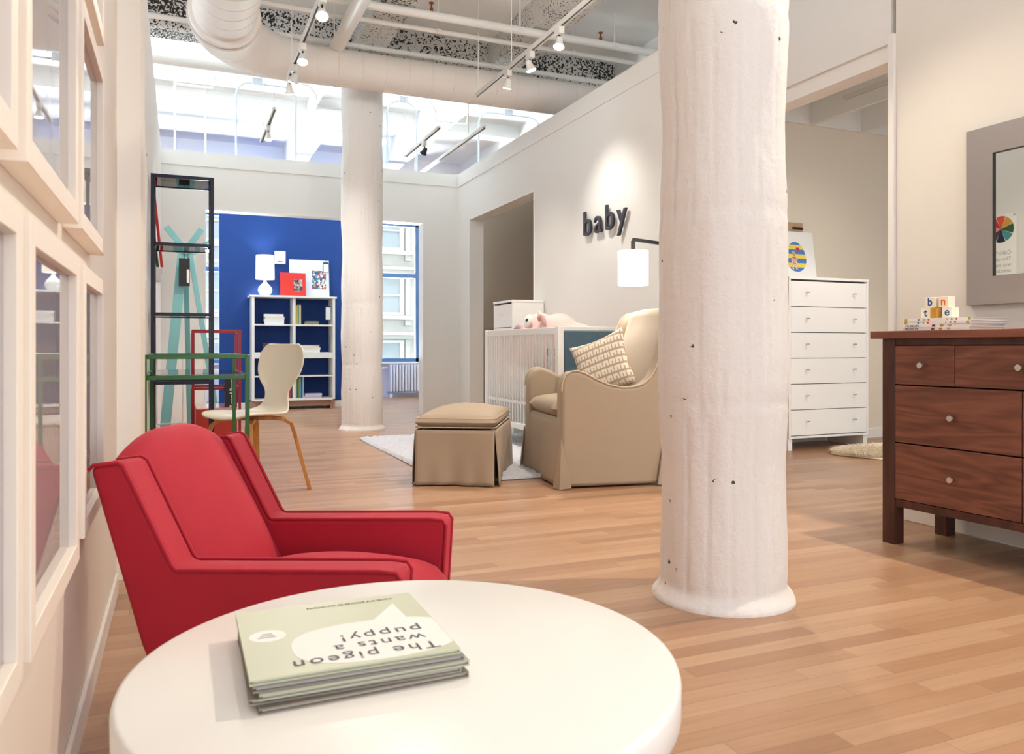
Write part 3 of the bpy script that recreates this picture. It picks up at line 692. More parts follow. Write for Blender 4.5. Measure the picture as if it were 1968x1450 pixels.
# ---------------------------------------------------------------- wooden rails of tube furniture
def tube_frame(mb, x0, x1, y0, y1, zs, w, ztop):
    for x in (x0, x1):
        for y in (y0, y1): pass
    for z in zs:
        for y in (y0, y1): mb.bar((x0, y, z), (x1, y, z), w)
        for x in (x0, x1): mb.bar((x, y0, z), (x, y1, z), w)
def console(name, label, cat, x0, x1, y0, y1, ztop, rails, shelves, w, m, nglass='glass_shelf'):
    t = thing(name, label, cat, ((x0+x1)/2, (y0+y1)/2, 0)); a, b = (x1-x0)/2-w/2, (y1-y0)/2-w/2
    for sx in (-1, 1):
        for sy in (-1, 1): MB().box(sx*a-w/2, sx*a+w/2, sy*b-w/2, sy*b+w/2, 0, ztop).build('leg', m, t, bevel=.002)
    for z in rails:
        r = MB(); r.box(-a+w/2, a-w/2, -b-w/2, -b+w/2, z-w, z).box(-a+w/2, a-w/2, b-w/2, b+w/2, z-w, z).box(-a-w/2, -a+w/2, -b+w/2, b-w/2, z-w, z).box(a-w/2, a+w/2, -b+w/2, b-w/2, z-w, z)
        r.build('rail_frame', m, t, bevel=.002)
    for z in shelves: MB().box(-a+w/2, a-w/2, -b+w/2, b-w/2, z-.008, z-.0005).build(nglass, M_GLASS, t, smooth=False)
    return t
console('green_glass_desk', 'narrow green tube-frame desk with glass shelves behind the red armchair', 'desk', -.145, .285, 3.66, 4.60, .818, (.818, .729), (.733,), .018, M_GREEN)
console('navy_glass_tower', 'tall narrow navy tube-frame tower shelf with glass shelves', 'shelf', -.175, .215, 5.70, 6.08, 1.995, (1.995, 1.545, 1.08, .625, .16), (1.985, 1.535, 1.07, .615), .022, M_NAVY)
console('red_tube_table', 'red tube-frame table with glass shelf in front of the blue wall', 'table', .09, .46, 6.75, 7.25, .992, (.992, .53), (.52,), .02, M_REDM)
o = console('white_tube_table', 'thin white tube-frame table between the navy tower and the red table', 'table', -.175, .03, 6.55, 7.0, .775, (.775, .235), (.77,), .012, M_WHITE)
t = thing('red_cabinet', 'low red box cabinet under the red tube-frame table', 'cabinet', (.27, 6.92, 0))
MB().box(-.152, .152, -.28, .28, 0, .36).build('body', M_REDBOX, t, bevel=.004)
MB().box(-.152, .152, -.28, .28, .361, .372).build('top_panel', mat('pink_glass_top', '#d99b8e', .12), t, bevel=.002)
t = thing('store_sign', 'small black upright sign with white store lettering on the red cabinet', 'sign', (.375, 6.69, .3725), 0)
MB().box(-.045, .045, -.012, .012, 0, .225).build('board', M_BLACK, t, bevel=.001)
text_mesh('store_lettering', 'Room&Board', .052, M_PAPER, t, (.028, -.0125, .0), (R(90), R(-90), 0), .0004, scale=(.80, 1, 1))

# coat rack
t = thing('coat_rack', 'turquoise wooden coat rack with splayed slats behind the navy tower', 'coat rack', (.05, 7.75, 0))
def slat(a, b, w, h, name='slat', up=(0, 1, 0)): MB().bar(a, b, w, h, up).build(name, M_TEALW, t, bevel=.003)
slat((-.18, -.10, 0), (-.02, .0, 1.74), .085, .022, 'leg')
slat((.30, -.04, 0), (.035, .01, 1.74), .045, .022, 'leg')
slat((.04, .28, 0), (.0, .04, 1.74), .045, .022, 'leg')
slat((.02, -.02, 1.70), (-.16, -.04, 1.93), .055, .02, 'arm')
slat((-.02, .02, 1.70), (.14, -.02, 1.93), .055, .02, 'arm')
for a, b in (((-.04, .02, 1.70), (-.2, .12, 1.80)), ((.0, .0, 1.70), (.24, -.06, 1.84)), ((.03, .0, 1.68), (.2, .14, 1.78))): slat(a, b, .022, .012, 'hook_arm')
o = thing('price_tag', 'black hanging tag on the turquoise coat rack', 'tag', (.04, 7.68, 1.53))
MB().box(-.045, .045, -.004, .004, -.13, .12).build('card', M_BLACK, o, smooth=False)
MB().box(.02, .04, -.0045, -.004, -.1, .02).build('print', M_PAPER, o, smooth=False)
MB().bar((0, 0, .12), (.0, .05, .2), .003).build('string', M_BLACK, o)

# wall pocket with red and dark rods
t = thing('wall_pocket', 'white wall-mounted pocket on the left wall behind the navy tower', 'wall basket', (-.19, 6.45, 1.34))
MB().prism([(0, 0), (.06, 0), (.09, .1), (0, .1)], -.09, .09, 'y').build('pocket', M_TRIM, t, bevel=.006)
for y, c, lab, dx in ((6.43, '#c01d20', 'red rod standing in the white wall pocket', .0), (6.49, '#2c3a24', 'dark green rod standing in the white wall pocket', -.0)):
    o = MB().tube([(.0, 0, 0), (-.055, 0, .56)], .010, 10).build('measuring_rod', mat('rod_'+c[1:], c, .4), loc=(-.13+(.01 if c[1] == 'c' else -.02), y, 1.442)); tag(o, lab, 'rod')

# ---------------------------------------------------------------- bent-wood white chair
def shell_chair():
    t = thing('bentwood_chair', 'ivory moulded chair on bent oak legs at the green desk', 'chair', (.395, 4.90, 0), 0)
    # facing: cam (-.6,-.8) -> world
    f = Vector((-.52*.9219-.85*.3875, .52*.3875-.85*.9219, 0)).normalized()
    t.rotation_euler = (0, 0, math.atan2(f.y, f.x))
    # one-piece shell: path of centre line from seat front to back top, with widths
    path = [(.225, .438, .15), (.21, .452, .19), (.15, .462, .215), (.05, .458, .22), (-.06, .450, .205), (-.125, .452, .165), (-.17, .475, .125), (-.19, .52, .102), (-.205, .58, .10), (-.222, .64, .150), (-.236, .70, .190), (-.25, .76, .200), (-.262, .82, .190), (-.27, .858, .16), (-.272, .872, .13)]
    rows = []; n = 20
    # densify
    P = []
    for i in range(len(path)-1):
        for k in range(4):
            s = k/4; P.append(tuple(path[i][q]*(1-s)+path[i+1][q]*s for q in range(3)))
    P.append(path[-1])
    for _ in range(2): P = [P[0]]+[tuple((P[i-1][q]+2*P[i][q]+P[i+1][q])/4 for q in range(3)) for i in range(1, len(P)-1)]+[P[-1]]
    m = len(P)
    for i, (x, z, hw) in enumerate(P):
        row = []; back = max(0, min(1, (z-.5)/.15))
        for j in range(n+1):
            v = -1+2*j/n
            cup = .03*v*v
            row.append((x+cup*back*1.1, v*hw, z+(1-back)*cup*.5))
        rows.append(row)
    MB().grid(rows).build('seat_shell', M_SHELL, t, solid=.012, subsurf=1, angle=80)
    # legs: two crossed bent straps
    for sgn in (-1, 1):
        a = math.atan2(.22*sgn, .22)
        dx, dy = math.cos(a), math.sin(a)
        prof = [(-.33, 0), (-.245, .33), (-.225, .395), (-.18, .425), (-.13, .432), (.13, .432), (.18, .425), (.225, .395), (.245, .33), (.33, 0)]
        for half in (0, 1):
            q = prof[:5] if half == 0 else prof[5:]
            q = [prof[0]]+prof[1:5]+[(0, .432)] if half == 0 else [(0, .432)]+prof[5:]
            mb = MB()
            pr = None; th = .011; wd = .022
            side = Vector((-dy, dx, 0))
            rings = []
            for i, (u, z) in enumerate(q):
                a0 = Vector(q[max(i-1, 0)]); a1 = Vector(q[min(i+1, len(q)-1)]); d = (a1-a0).normalized(); nn = Vector((-d.y, d.x))
                c = Vector((u*dx, u*dy, z-(.012 if sgn > 0 else 0))); off = Vector((nn.x*dx, nn.x*dy, nn.y))*th
                if z == 0: c.z = 0; off.z = 0
                rings.append([mb.bm.verts.new(p) for p in (c-side*wd-off, c+side*wd-off, c+side*wd+off, c-side*wd+off)])
            for A, B in zip(rings, rings[1:]):
                for k in range(4): mb.bm.faces.new((A[k], A[(k+1) % 4], B[(k+1) % 4], B[k]))
            mb.bm.faces.new(rings[0][::-1]); mb.bm.faces.new(rings[-1])
            mb.build('leg', M_OAK, t, bevel=.003, angle=50)
shell_chair()

# ---------------------------------------------------------------- glider armchair, cushion, ottoman
def cam_to_world(x, z): return Vector((x*.9219+z*.3875, -x*.3875+z*.9219, 0))
def wall_ring(mb, path, z0, z1, flare):   # skirt walls
    pass
def glider():
    # local x runs from the front to the back, y from the near side to the far side
    a = cam_to_world(.97, .24); ang = math.atan2(a.y, a.x); o = cam_to_world(.298, 4.72)
    t = thing('glider_armchair', 'tan linen wing armchair with skirt, beside the crib', 'armchair', (o.x, o.y, 0), ang)
    W = .86
    top = [(.0, .585), (.005, .64), (.025, .683), (.06, .705), (.10, .708), (.15, .692), (.22, .655), (.30, .622), (.38, .606), (.46, .607), (.525, .625), (.575, .665), (.61, .73), (.64, .82), (.665, .92), (.69, 1.0), (.715, 1.05), (.755, 1.085), (.80, 1.095), (.85, 1.08), (.875, 1.03)]
    rear = [(.865, .92), (.82, .75), (.76, .58), (.70, .43), (.67, .30), (.655, .15), (.65, .012)]
    poly = [(-.012, .012), (-.006, .2), (.0, .36)]+top+rear
    for k, (y0, y1) in enumerate(((0, .115), (W-.115, W))):
        p = MB().prism(poly, y0, y1, 'y').build('side_panel', M_LINEN, t, bevel=.022, seg=4, angle=60)
        yy = 0.004 if k == 0 else W-.004
        MB().tube([(x, yy, z+.001) for x, z in top], .0055, 8).build('piping', M_PIPING, p, angle=70)
    # skirt, slightly flared, with a pleat at each corner
    def skirt_side(p0, p1, n, z0, z1, nrm, name):
        P0, P1, N = Vector(p0), Vector(p1), Vector(nrm); rows = []
        L = (P1-P0).length
        for i in range(13):
            f = i/12; z = z1+(z0-z1)*f; row = []
            for j in range(n+1):
                u = j/n; q = P0+(P1-P0)*u
                wv = .010*f*math.sin(u*9+f*1.5)+.006*f*math.sin(u*23)
                row.append((q.x+N.x*(.022*f+wv), q.y+N.y*(.022*f+wv), z))
            rows.append(row)
        return MB().grid(rows).build(name, M_LINEN, t, solid=.006, angle=80)
    skirt_side((.012, W-.02), (.012, .03), 30, .012, .40, (-1, 0), 'skirt_panel')
    for (x, y, ax) in ((.0, .0, 0), (.655, .0, 1), (.0, W, 0), (.655, W, 1)):
        sg = -1 if y == 0 else 1; dx = -1 if ax == 0 else 1
        m = MB(); m.bm.faces.new([m.bm.verts.new(p) for p in ((x+dx*.004, y+sg*.004, .30), (x+dx*.045, y-sg*.035, .01), (x+dx*.02, y+sg*.022, .004), (x-dx*.05, y+sg*.03, .012))])
        m.build('corner_pleat', M_LINEN, t, solid=.008, smooth=False)
    MB().box(.01, .64, .03, W-.03, .02, .42).build('seat_base', M_LINEN, t, bevel=.02)
    # inner back
    rows = []
    for i in range(17):
        f = i/16; z = .45+.635*f; x0 = .56+.17*f**1.1
        row = []
        for j in range(17):
            v = -1+2*j/16; y = W/2+v*(W/2-.09)
            row.append((x0-.03+.05*v*v-.035*(1-v*v)*math.sin(math.pi*min(1, f*1.15)), y, z+.012*(1-v*v)*f))
        rows.append(row)
    for dx, dz in ((.04, .01), (.10, 0)): rows.append([(x+dx, y, z+dz) for x, y, z in rows[16]])
    rows.append([(.66, y, .45) for _, y, _ in rows[0]]); rows.append(list(rows[0]))
    mb = MB().grid(rows); bmesh.ops.remove_doubles(mb.bm, verts=mb.bm.verts, dist=.0005); bmesh.ops.holes_fill(mb.bm, edges=[e for e in mb.bm.edges if e.is_boundary])
    mb.build('back_cushion', M_LINENL, t, angle=60)
    MB().cushion((.29, W/2, .47), .30, W/2-.118, .055, .03, 20, 8).build('seat_cushion', M_LINEN, t, angle=70)
    return t
gl = glider()
# patterned cushion on it
a = cam_to_world(.97, .24); ang = math.atan2(a.y, a.x)
pc = cam_to_world(.298, 4.72)+Vector((math.cos(ang), math.sin(ang), 0))*.42+Vector((-math.sin(ang), math.cos(ang), 0))*.44
o = MB().cushion((0, 0, 0), .205, .205, .045, .035, 22, 3.2, Matrix.Rotation(R(90), 4, 'Y'), pinch=.13).build('throw_pillow', pillow_mat(), angle=80, loc=(pc.x, pc.y, .735))
o.rotation_euler = (R(-22), R(16), ang+R(44)); tag(o, 'square cushion with rows of little elephants on the tan armchair', 'pillow')

def ottoman():
    p0 = cam_to_world(-.593, 4.87); p1 = cam_to_world(-.105, 4.82); d = p1-p0; ang = math.atan2(d.y, d.x)
    t = thing('ottoman', 'tan linen skirted ottoman in front of the tan armchair', 'ottoman', (p0.x, p0.y, 0), ang)
    LX, LY = .49, .86
    MB().cushion((LX/2, LY/2, .388), LX/2+.006, LY/2+.006, .044, .045, 26, 9).build('cushion', M_LINEN, t, angle=60)
    for z in (.358, .412):
        P = [(.02, -.003, z), (LX-.02, -.003, z), (LX+.003, .02, z), (LX+.003, LY-.02, z), (LX-.02, LY+.003, z), (.02, LY+.003, z), (-.003, LY-.02, z), (-.003, .02, z)]
        MB().tube(P, .0035, 8, closed=True).build('piping', M_PIPING, t, angle=80)
    MB().box(.01, LX-.01, .01, LY-.01, .03, .338).build('base', M_LINEN, t, bevel=.01)
    def side(P0, P1, N, n=30):
        P0, P1, N = Vector(P0), Vector(P1), Vector(N); rows = []
        for i in range(15):
            f = i/14; row = []
            for j in range(n+1):
                u = j/n; q = P0+(P1-P0)*u
                wv = .010*f*math.sin(u*8+f)+.007*f*f*math.sin(u*21+1)+.006*math.sin(f*3)*math.sin(u*5+2)
                row.append((q.x+N.x*(.002+.012*f+wv), q.y+N.y*(.002+.012*f+wv), .342-(.334)*f))
            rows.append(row)
        MB().grid(rows).build('skirt_panel', M_LINEN, t, solid=.006, angle=80)
    side((.0, 0), (LX, 0), (0, -1)); side((LX, 0), (LX, LY), (1, 0)); side((LX, LY), (0, LY), (0, 1)); side((0, LY), (0, 0), (-1, 0))
ottoman()

# shaggy rug
def rug():
    rng = random.Random(4); x0, x1, y0, y1 = 1.53, 3.12, 4.66, 7.30; step = .016
    nx, ny = int((x1-x0)/step), int((y1-y0)/step); pts = []
    for i in range(nx+1):
        row = []
        for j in range(ny+1):
            ed = min(i, nx-i, j, ny-j)
            z = (.006 if ed == 0 else .016)+(rng.random()*.016 if ed else 0)
            row.append((x0+step*i+rng.uniform(-.006, .006), y0+step*j+rng.uniform(-.006, .006), z))
        pts.append(row)
    mb = MB().grid(pts)
    mb.box(x0+.01, x1-.01, y0+.01, y1-.01, .001, .008)
    o = mb.build('shag_rug', M_RUG, angle=180); tag(o, 'grey shaggy rug under the tan armchair and ottoman', 'rug')
rug()

# ---------------------------------------------------------------- crib
def crib():
    X0, X1, Y0, Y1, T = 2.60, 3.27, 5.30, 6.84, .99
    t = thing('crib', 'white slatted crib with a blue felt end panel against the baby wall', 'crib', (X0, Y0, .017))
    W, L = X1-X0, Y1-Y0
    for x in (0, W-.05):
        for y in (0, L-.05): MB().box(x, x+.05, y, y+.05, 0, T).build('post', M_WHITE, t, bevel=.003)
    for x in (0.008, W-.042):
        MB().box(x, x+.034, .05, L-.05, T-.055, T-.005).build('top_rail', M_WHITE, t, bevel=.003)
        MB().box(x, x+.034, .05, L-.05, .15, .20).build('bottom_rail', M_WHITE, t, bevel=.003)
        n = 24
        for k in range(n):
            y = .05+(L-.10)*(k+.5)/n
            MB().box(x+.009, x+.024, y-.0085, y+.0085, .20, T-.055).build('slat', M_WHITE, t, smooth=False)
    for y in (0, L-.05):
        MB().box(.05, W-.05, y+.005, y+.04, T-.03, T).build('end_rail', M_WHITE, t, bevel=.003)
        MB().box(.05, W-.05, y+.012, y+.04, .15, T-.03).build('end_panel', M_WHITE, t, smooth=False)
    p = MB()
    for i, (xa, xb) in enumerate(((.052, .334), (.336, W-.052))):
        for (za, zb) in ((.17, .40), (.402, .63), (.632, T-.034)): p.box(xa, xb, -.004, .012, za, zb)
    p.build('felt_panel', M_TEALF, t, bevel=.006, seg=3)
    MB().cushion((W/2, L/2, .45), W/2-.055, L/2-.055, .06, 0, 16, 14).build('mattress', M_PAPER, t, angle=60)
    MB().box(.02, W-.02, .02, L-.02, .36, .385).build('mattress_board', M_WHITE, t)
    return t
crib()
# things in the crib
o = MB().cushion((0, 0, 0), .26, .46, .075, .02, 18, 6).build('baby_blanket', mat('quilt_white', '#ece6e0', .9, var=(40, .1)), loc=(2.935, 6.25, .585)); tag(o, 'folded pale quilt on the crib mattress, behind the white slats', 'blanket')
o = MB().cushion((0, 0, 0), .15, .21, .05, .03, 14, 3, Matrix.Rotation(R(72), 4, 'Y')).build('printed_pillow', collage('floral_print', 34, ['#f1dcd2', '#e7a690', '#7b6a68', '#f4ece4', '#d9b08c', '#3c3a48']), loc=(2.80, 5.62, .70)); tag(o, 'small flower printed pillow standing behind the crib slats', 'pillow')
def plush():
    t = thing('plush_elephant', 'large pink stuffed elephant lying on top of the crib bedding', 'stuffed toy', (2.90, 6.10, .665), 0)
    mb = MB()
    def blob(c, r, n=20, m=14):
        vs = [[mb.bm.verts.new((c[0]+r[0]*math.sin(math.pi*(i+.5)/m)*math.cos(2*math.pi*j/n), c[1]+r[1]*math.sin(math.pi*(i+.5)/m)*math.sin(2*math.pi*j/n), c[2]+r[2]*math.cos(math.pi*(i+.5)/m))) for j in range(n)] for i in range(m)]
        for A, B in zip(vs, vs[1:]):
            for k in range(n): mb.bm.faces.new((A[k], A[(k+1) % n], B[(k+1) % n], B[k]))
        mb.bm.faces.new(vs[0]); mb.bm.faces.new(vs[-1][::-1])
    blob((.10, -.30, .20), (.16, .34, .19)); blob((-.03, .10, .24), (.17, .27, .245)); blob((.04, -.12, .26), (.17, .26, .215))
    blob((-.06, .34, .16), (.12, .17, .20))
    o = mb.build('body', M_PINK, t, angle=180); q = o.modifiers.new('remesh', 'REMESH'); q.mode = 'VOXEL'; q.voxel_size = .018; q.use_smooth_shade = True
    q = o.modifiers.new('smooth', 'SMOOTH'); q.iterations = 9; q.factor = .6
    # trunk curl, eye, ear
    MB().tube([(-.165, .24+.10*math.cos(a), .29+.075*math.sin(a)) for a in [math.pi*k/12 for k in range(-1, 14)]], [.024]*15, 12).build('trunk_curl', mat('grey_plush', '#c9adae', .9), t, angle=80)
    e = MB().lathe([(.0, 0), (.052, 0), (.058, .006), (.046, .014), (.0, .018)], 24, cap=False).build('eye', M_PAPER, t, loc=(-.172, .03, .41), rot=(0, R(-72), R(12)))
    MB().lathe([(.0, .0), (.016, .0), (.012, .008), (0, .010)], 16, cap=False).build('pupil', M_BLACK, e, loc=(0, 0, .016))
    MB().cushion((0, 0, 0), .055, .06, .018, .01, 12, 3, Matrix.Rotation(R(60), 4, 'Y')).build('ear', M_PINK, t, loc=(-.12, -.13, .43), rot=(R(20), 0, R(-10)), angle=80)
    MB().cushion((0, 0, 0), .026, .022, .006, .008, 10, 3, Matrix.Rotation(R(75), 4, 'Y')).build('inner_ear', M_PINKD, t, loc=(-.155, -.14, .42), rot=(R(20), 0, R(-10)), angle=80)
plush()

# ---------------------------------------------------------------- white drawer chests
def knob_bar(parent, x, z, y, m=M_NICKEL):
    k = MB().tube([(0, 0, 0), (0, -.018, 0)], .003, 8).tube([(-.016, -.02, 0), (.016, -.02, 0)], .0042, 8).build('knob', m, parent, angle=60, loc=(x, y, z)); return k
def chest(name, label, loc, rz, w, d, z0, z1, n, knobs, feet=True):
    t = thing(name, label, 'dresser', loc, rz)     # front faces local -y, origin at front left corner
    MB().box(0, .02, 0, d, z0, z1-.022).box(w-.02, w, 0, d, z0, z1-.022).box(.02, w-.02, d-.01, d, z0, z1-.022).box(.02, w-.02, 0, d, z0, z0+.018).build('carcass', M_WHITE, t, bevel=.001, smooth=False)
    MB().box(.02, w-.02, .03, d-.01, z0+.018, z1-.025).build('inner_case', mat('drawer_shadow_gap', '#55504c', .8), t, smooth=False)
    MB().box(-.004, w+.004, -.004, d, z1-.022, z1).build('top', M_WHITE, t, bevel=.002)
    zb, zt = z0+.022, z1-.034; h = (zt-zb)/n
    for k in range(n):
        dr = MB().box(.022, w-.022, .001, .029, zb+k*h+.003, zb+(k+1)*h-.003).build('drawer', M_WHITE, t, bevel=.001, smooth=False)
        for kx in knobs: knob_bar(dr, kx, zb+(k+.5)*h+.01, .001)
    if feet:
        for x in (.0, w-.045): MB().box(x, x+.045, .012, d-.02, 0, z0).build('foot', M_WHITE, t, bevel=.002)
    return t
chest('tall_dresser', 'tall white dresser with six drawers in the side room', (4.59, 5.08, 0), 0, .868, .44, .10, 1.433, 6, (.185, .70))
chest('narrow_dresser', 'white narrow dresser behind the crib, mostly hidden', (2.95, 7.50, 0), R(-90), .49, .335, .10, 1.31, 5, (.245,))
# striped egg print and small picture
t = thing('framed_print', 'white framed print of a striped egg and a heart on the tall white dresser', 'picture', (4.985, 5.42, 1.4345)); t.rotation_euler = (R(-8), 0, 0)
MB().box(-.235, .235, 0, .02, 0, .445).build('frame', M_WHITE, t, bevel=.003)
MB().box(-.215, .215, -.001, .001, .02, .425).build('sheet', M_PAPER, t, smooth=False)
def egg(a): return (.018+.112*math.sin(a)*(1-.10*math.cos(a)), .215-.0+.135*math.cos(a))
bands = [('#4f82c4', -1, -.70), ('#f4d957', -.70, -.42), ('#4f82c4', -.42, -.10), ('#f4d957', -.10, .18), ('#4f82c4', .18, .50), ('#f4d957', .50, .80), ('#4f82c4', .80, 1)]
for c, lo, hi in bands:
    P = []
    for k in range(9):
        cz = lo+(hi-lo)*k/8; P.append(egg(math.acos(max(-1, min(1, cz)))))
    Q = [(2*.018-x, z) for x, z in P[::-1]]
    poly = [p for i, p in enumerate(P+Q)]
    clean = []
    for p in poly:
        if not clean or (abs(p[0]-clean[-1][0])+abs(p[1]-clean[-1][1])) > 1e-4: clean.append(p)
    if abs(clean[0][0]-clean[-1][0])+abs(clean[0][1]-clean[-1][1]) < 1e-4: clean.pop()
    MB().prism(clean, -.0018, -.0012, 'y').build('stripe', mat('stripe'+c[1:], c, .6), t, smooth=False)
hp = [(.016*math.sin(a)**3*1.0, (.013*math.cos(a)-.005*math.cos(2*a)-.002*math.cos(3*a)-.001*math.cos(4*a))) for a in [2*math.pi*k/32 for k in range(32)]]
MB().prism([(x*1.25+.043, z*1.25+.285) for x, z in hp], -.0026, -.002, 'y').build('heart', mat('heart_red', '#d82a45', .6), t, smooth=False)
fig = [(-.03, .10), (-.014, .10), (-.006, .14), (.004, .14), (.012, .098), (.034, .104), (.018, .15), (.034, .165), (.036, .19), (.012, .215), (.008, .235), (.012, .255), (.0, .268), (-.014, .262), (-.016, .24), (-.012, .222), (-.034, .19), (-.036, .165), (-.022, .155), (-.026, .13)]
MB().prism([(x-.005, z-.0) for x, z in fig], -.0026, -.002, 'y').build('cutout_figure', collage('confetti_print', 160, ['#d9a070', '#c8503c', '#f0e2d0', '#e8b2a0', '#8a6a8a', '#f2f0e8']), t, smooth=False)
t = thing('wall_picture', 'small brown picture on the wall above the striped egg print', 'picture', (5.07, 5.556, 1.81))
MB().box(-.3, .09, -.02, 0, 0, .155).build('panel', mat('brown_print', '#b89a7c', .6, var=(12, .2)), t, smooth=False)
MB().box(-.03, .09, -.022, -.02, 0.095, .115).build('caption_strip', M_BLACK, t, smooth=False)

# fur rug
def fur():
    rng = random.Random(11); mb = MB(); t_ = None
    cx, cy = 5.33, 4.63
    def inside(u, v): return (u/.62)**2+(v/.34)**2 < 1+.25*math.sin(3*math.atan2(v, u)+1)
    n = 0
    while n < 9000:
        u, v = rng.uniform(-.75, .75), rng.uniform(-.45, .45)
        if not inside(u, v): continue
        r2 = (u/.62)**2+(v/.34)**2; h = .05*math.sqrt(max(.05, 1-min(1, r2)*.8))
        a = math.atan2(v, u)+rng.gauss(0, .6); l = rng.uniform(.035, .065)
        b = Vector((cx+u, cy+v, h*.75)); d = Vector((math.cos(a), math.sin(a), rng.uniform(-.15, .55))); d.normalize()
        tip = b+d*l; tip.z = max(.003, tip.z); mid = b+d*l*.55+Vector((0, 0, .010)); s = Vector((-d.y, d.x, 0)).normalized()*.0035
        V = [mb.bm.verts.new(p) for p in (b-s, b+s, mid+s*.8, mid-s*.8, tip)]
        mb.bm.faces.new(V[:4]); mb.bm.faces.new((V[3], V[2], V[4])); n += 1
    pts = []
    for i in range(13):
        row = []
        for j in range(37):
            a = 2*math.pi*j/36; k = math.sqrt(1+.25*math.sin(3*a+1)); q = i/12
            row.append((cx+.60*k*q*math.cos(a), cy+.33*k*q*math.sin(a), .004+.03*math.sqrt(max(0, 1-q*q))))
        pts.append(row)
    mb.grid(pts)
    o = mb.build('fur_rug', M_FUR, angle=180, normals=False); tag(o, 'long-haired cream sheepskin rug on the floor by the tall white dresser', 'rug')
fur()

# ---------------------------------------------------------------- walnut dresser
def walnut():
    t = thing('walnut_dresser', 'dark walnut dresser with round nickel knobs under the steel mirror', 'dresser', (2.833, 2.56, 0), R(-90+3))
    # local x runs along the front (towards the camera), local y into the wall
    L, D, T = 1.20, .40, .92
    for x in (0, L-.06):
        for y in (0, D-.06): 
            MB().box(x, x+.06, y, y+.06, 0, T-.032).build('leg', M_WALNUTV, t, bevel=.002)
    MB().box(-.04, L+.04, -.03, D+.005, T-.032, T).build('top', M_WALNUTT, t, bevel=.003)
    MB().box(.06, L-.06, .006, .03, T-.06, T-.032).build('upper_rail', M_WALNUTV, t, bevel=.001)
    MB().box(.06, L-.06, .006, .03, .165, .198).build('lower_rail', M_WALNUTV, t, bevel=.001)
    MB().box(.015, .045, .06, D-.06, .165, T-.032).box(L-.045, L-.015, .06, D-.06, .165, T-.032).build('side_panel', M_WALNUTV, t, smooth=False)
    MB().box(.045, L-.045, .031, D-.03, .175, T-.033).build('case', mat('dark_drawer_gap', '#1e100c', .8), t, smooth=False)
    def dr(x0, x1, z0, z1):
        d = MB().box(x0+.002, x1-.002, .002, .030, z0+.003, z1-.003).build('drawer', M_WALNUT, t, bevel=.0012)
        xk, zk = (x0+x1)/2, (z0+z1)/2
        MB().lathe([(.0, 0), (.006, 0), (.006, .012), (.0125, .014), (.0135, .018), (.0135, .024), (.0118, .0265), (.0118, .0275), (0, .0275)], 28, cap=False).build('knob', M_NICKEL, d, angle=40, loc=(xk, .002, zk), rot=(R(90), 0, 0))
    a, b = .06, L-.06; z1, z2, z3, z4 = T-.06, .69, .442, .198
    s1 = a+.275; s2 = b-.275
    dr(a, s1, z2, z1); dr(s1, s2, z2, z1); dr(s2, b, z2, z1)
    m = (a+b)/2
    for x0, x1 in ((a, m), (m, b)): dr(x0, x1, z3, z2); dr(x0, x1, z4, z3)
walnut()
# books and blocks on it
rz = R(3)
def on_dresser(u, v):  # u along the front from its far end, v into the wall
    a = R(-87); return (2.833+u*math.cos(a)-v*math.sin(a), 2.56+u*math.sin(a)+v*math.cos(a))
zb = .9205
specs = [('bottom paper book of the stack on the walnut dresser, black word on spine', '#efece6', .0), ('second book up on the walnut dresser, black word on spine', '#efece6', .0),
         ('third book up on the walnut dresser, white spine with dots', '#f3f1ec', .012), ('topmost book on the walnut dresser, white spine with coloured dots', '#f3f1ec', .012)]
for i, (lab, c, dx) in enumerate(specs):
    x, y = on_dresser(.235+dx*0, .135)
    hh = .0125
    t = book('paper_book', lab, 'book', x+(.0), y+dx*-.5, zb, .235, .30, hh, R(-87)+R(90)+R(2)*(i % 2)-R(0), mat('bookwhite', '#f1eee8', .45), M_PAGE, 'paper books on the walnut dresser', 'x-'); zb += hh+.0002
    if i < 2:
        text_mesh('spine_lettering', 'MUSEUM', .0125, M_BLACK, t, (-.1180, .135, .0022), (R(90), 0, R(-90)), .0002, scale=(1.25, 1, 1))
        for k, c2 in enumerate(('#7a2f28', '#c08a5a', '#c9a38a')): MB().box(-.1182, -.1175, .0-.035*k, .014-.035*k, .002, .0105).build('spine_mark', mat('mark'+c2[1:], c2, .5), t, smooth=False)
    else:
        for k, (yy, c2) in enumerate(((.08, '#5a86a8'), (.055, '#d8a070'), (.035, '#c2392c'), (-.045, '#e2b184'), (-.065, '#5a86b8'), (-.085, '#c9262c'))):
            MB().lathe([(0, 0), (.0042, 0), (.0042, .0004), (0, .0004)], 12, cap=False).build('spine_dot', mat('dot'+c2[1:], c2, .5), t, loc=(-.1174, yy, .006), rot=(0, R(-90), 0))
        for yy in (.138, -.138): MB().box(-.1182, -.1175, yy-.006, yy+.006, .001, .011).build('spine_mark', mat('mark_yellow', '#b8a23a', .5), t, smooth=False)
M_BLK = mat('block_paint', '#f4ecd9', .5)
zz0 = zb+.0003; bs = .044
def block(label, u, v, z, letter, c, rot=0):
    x, y = on_dresser(u, v)
    t = thing('letter_block', label, 'toy block', (x, y, z), R(-87)+rot, 'letter blocks on the walnut dresser')
    MB().box(-bs/2, bs/2, -bs/2, bs/2, 0, bs).build('cube', M_BLK, t, bevel=.0015)
    if letter: text_mesh('block_letter', letter, .046, mat('ink'+c[1:], c, .5), t, (0, -bs/2-.0004, .0095), (R(90), 0, 0), .0003, 'CENTER', offset=.0008)
block('cream toy block with a blue t, bottom left of the block pile', .165, .08, zz0, 't', '#1c4f94')
block('toy block turned edge on between t and e, green letter', .214, .105, zz0, 'k', '#4e8a2c', R(38))
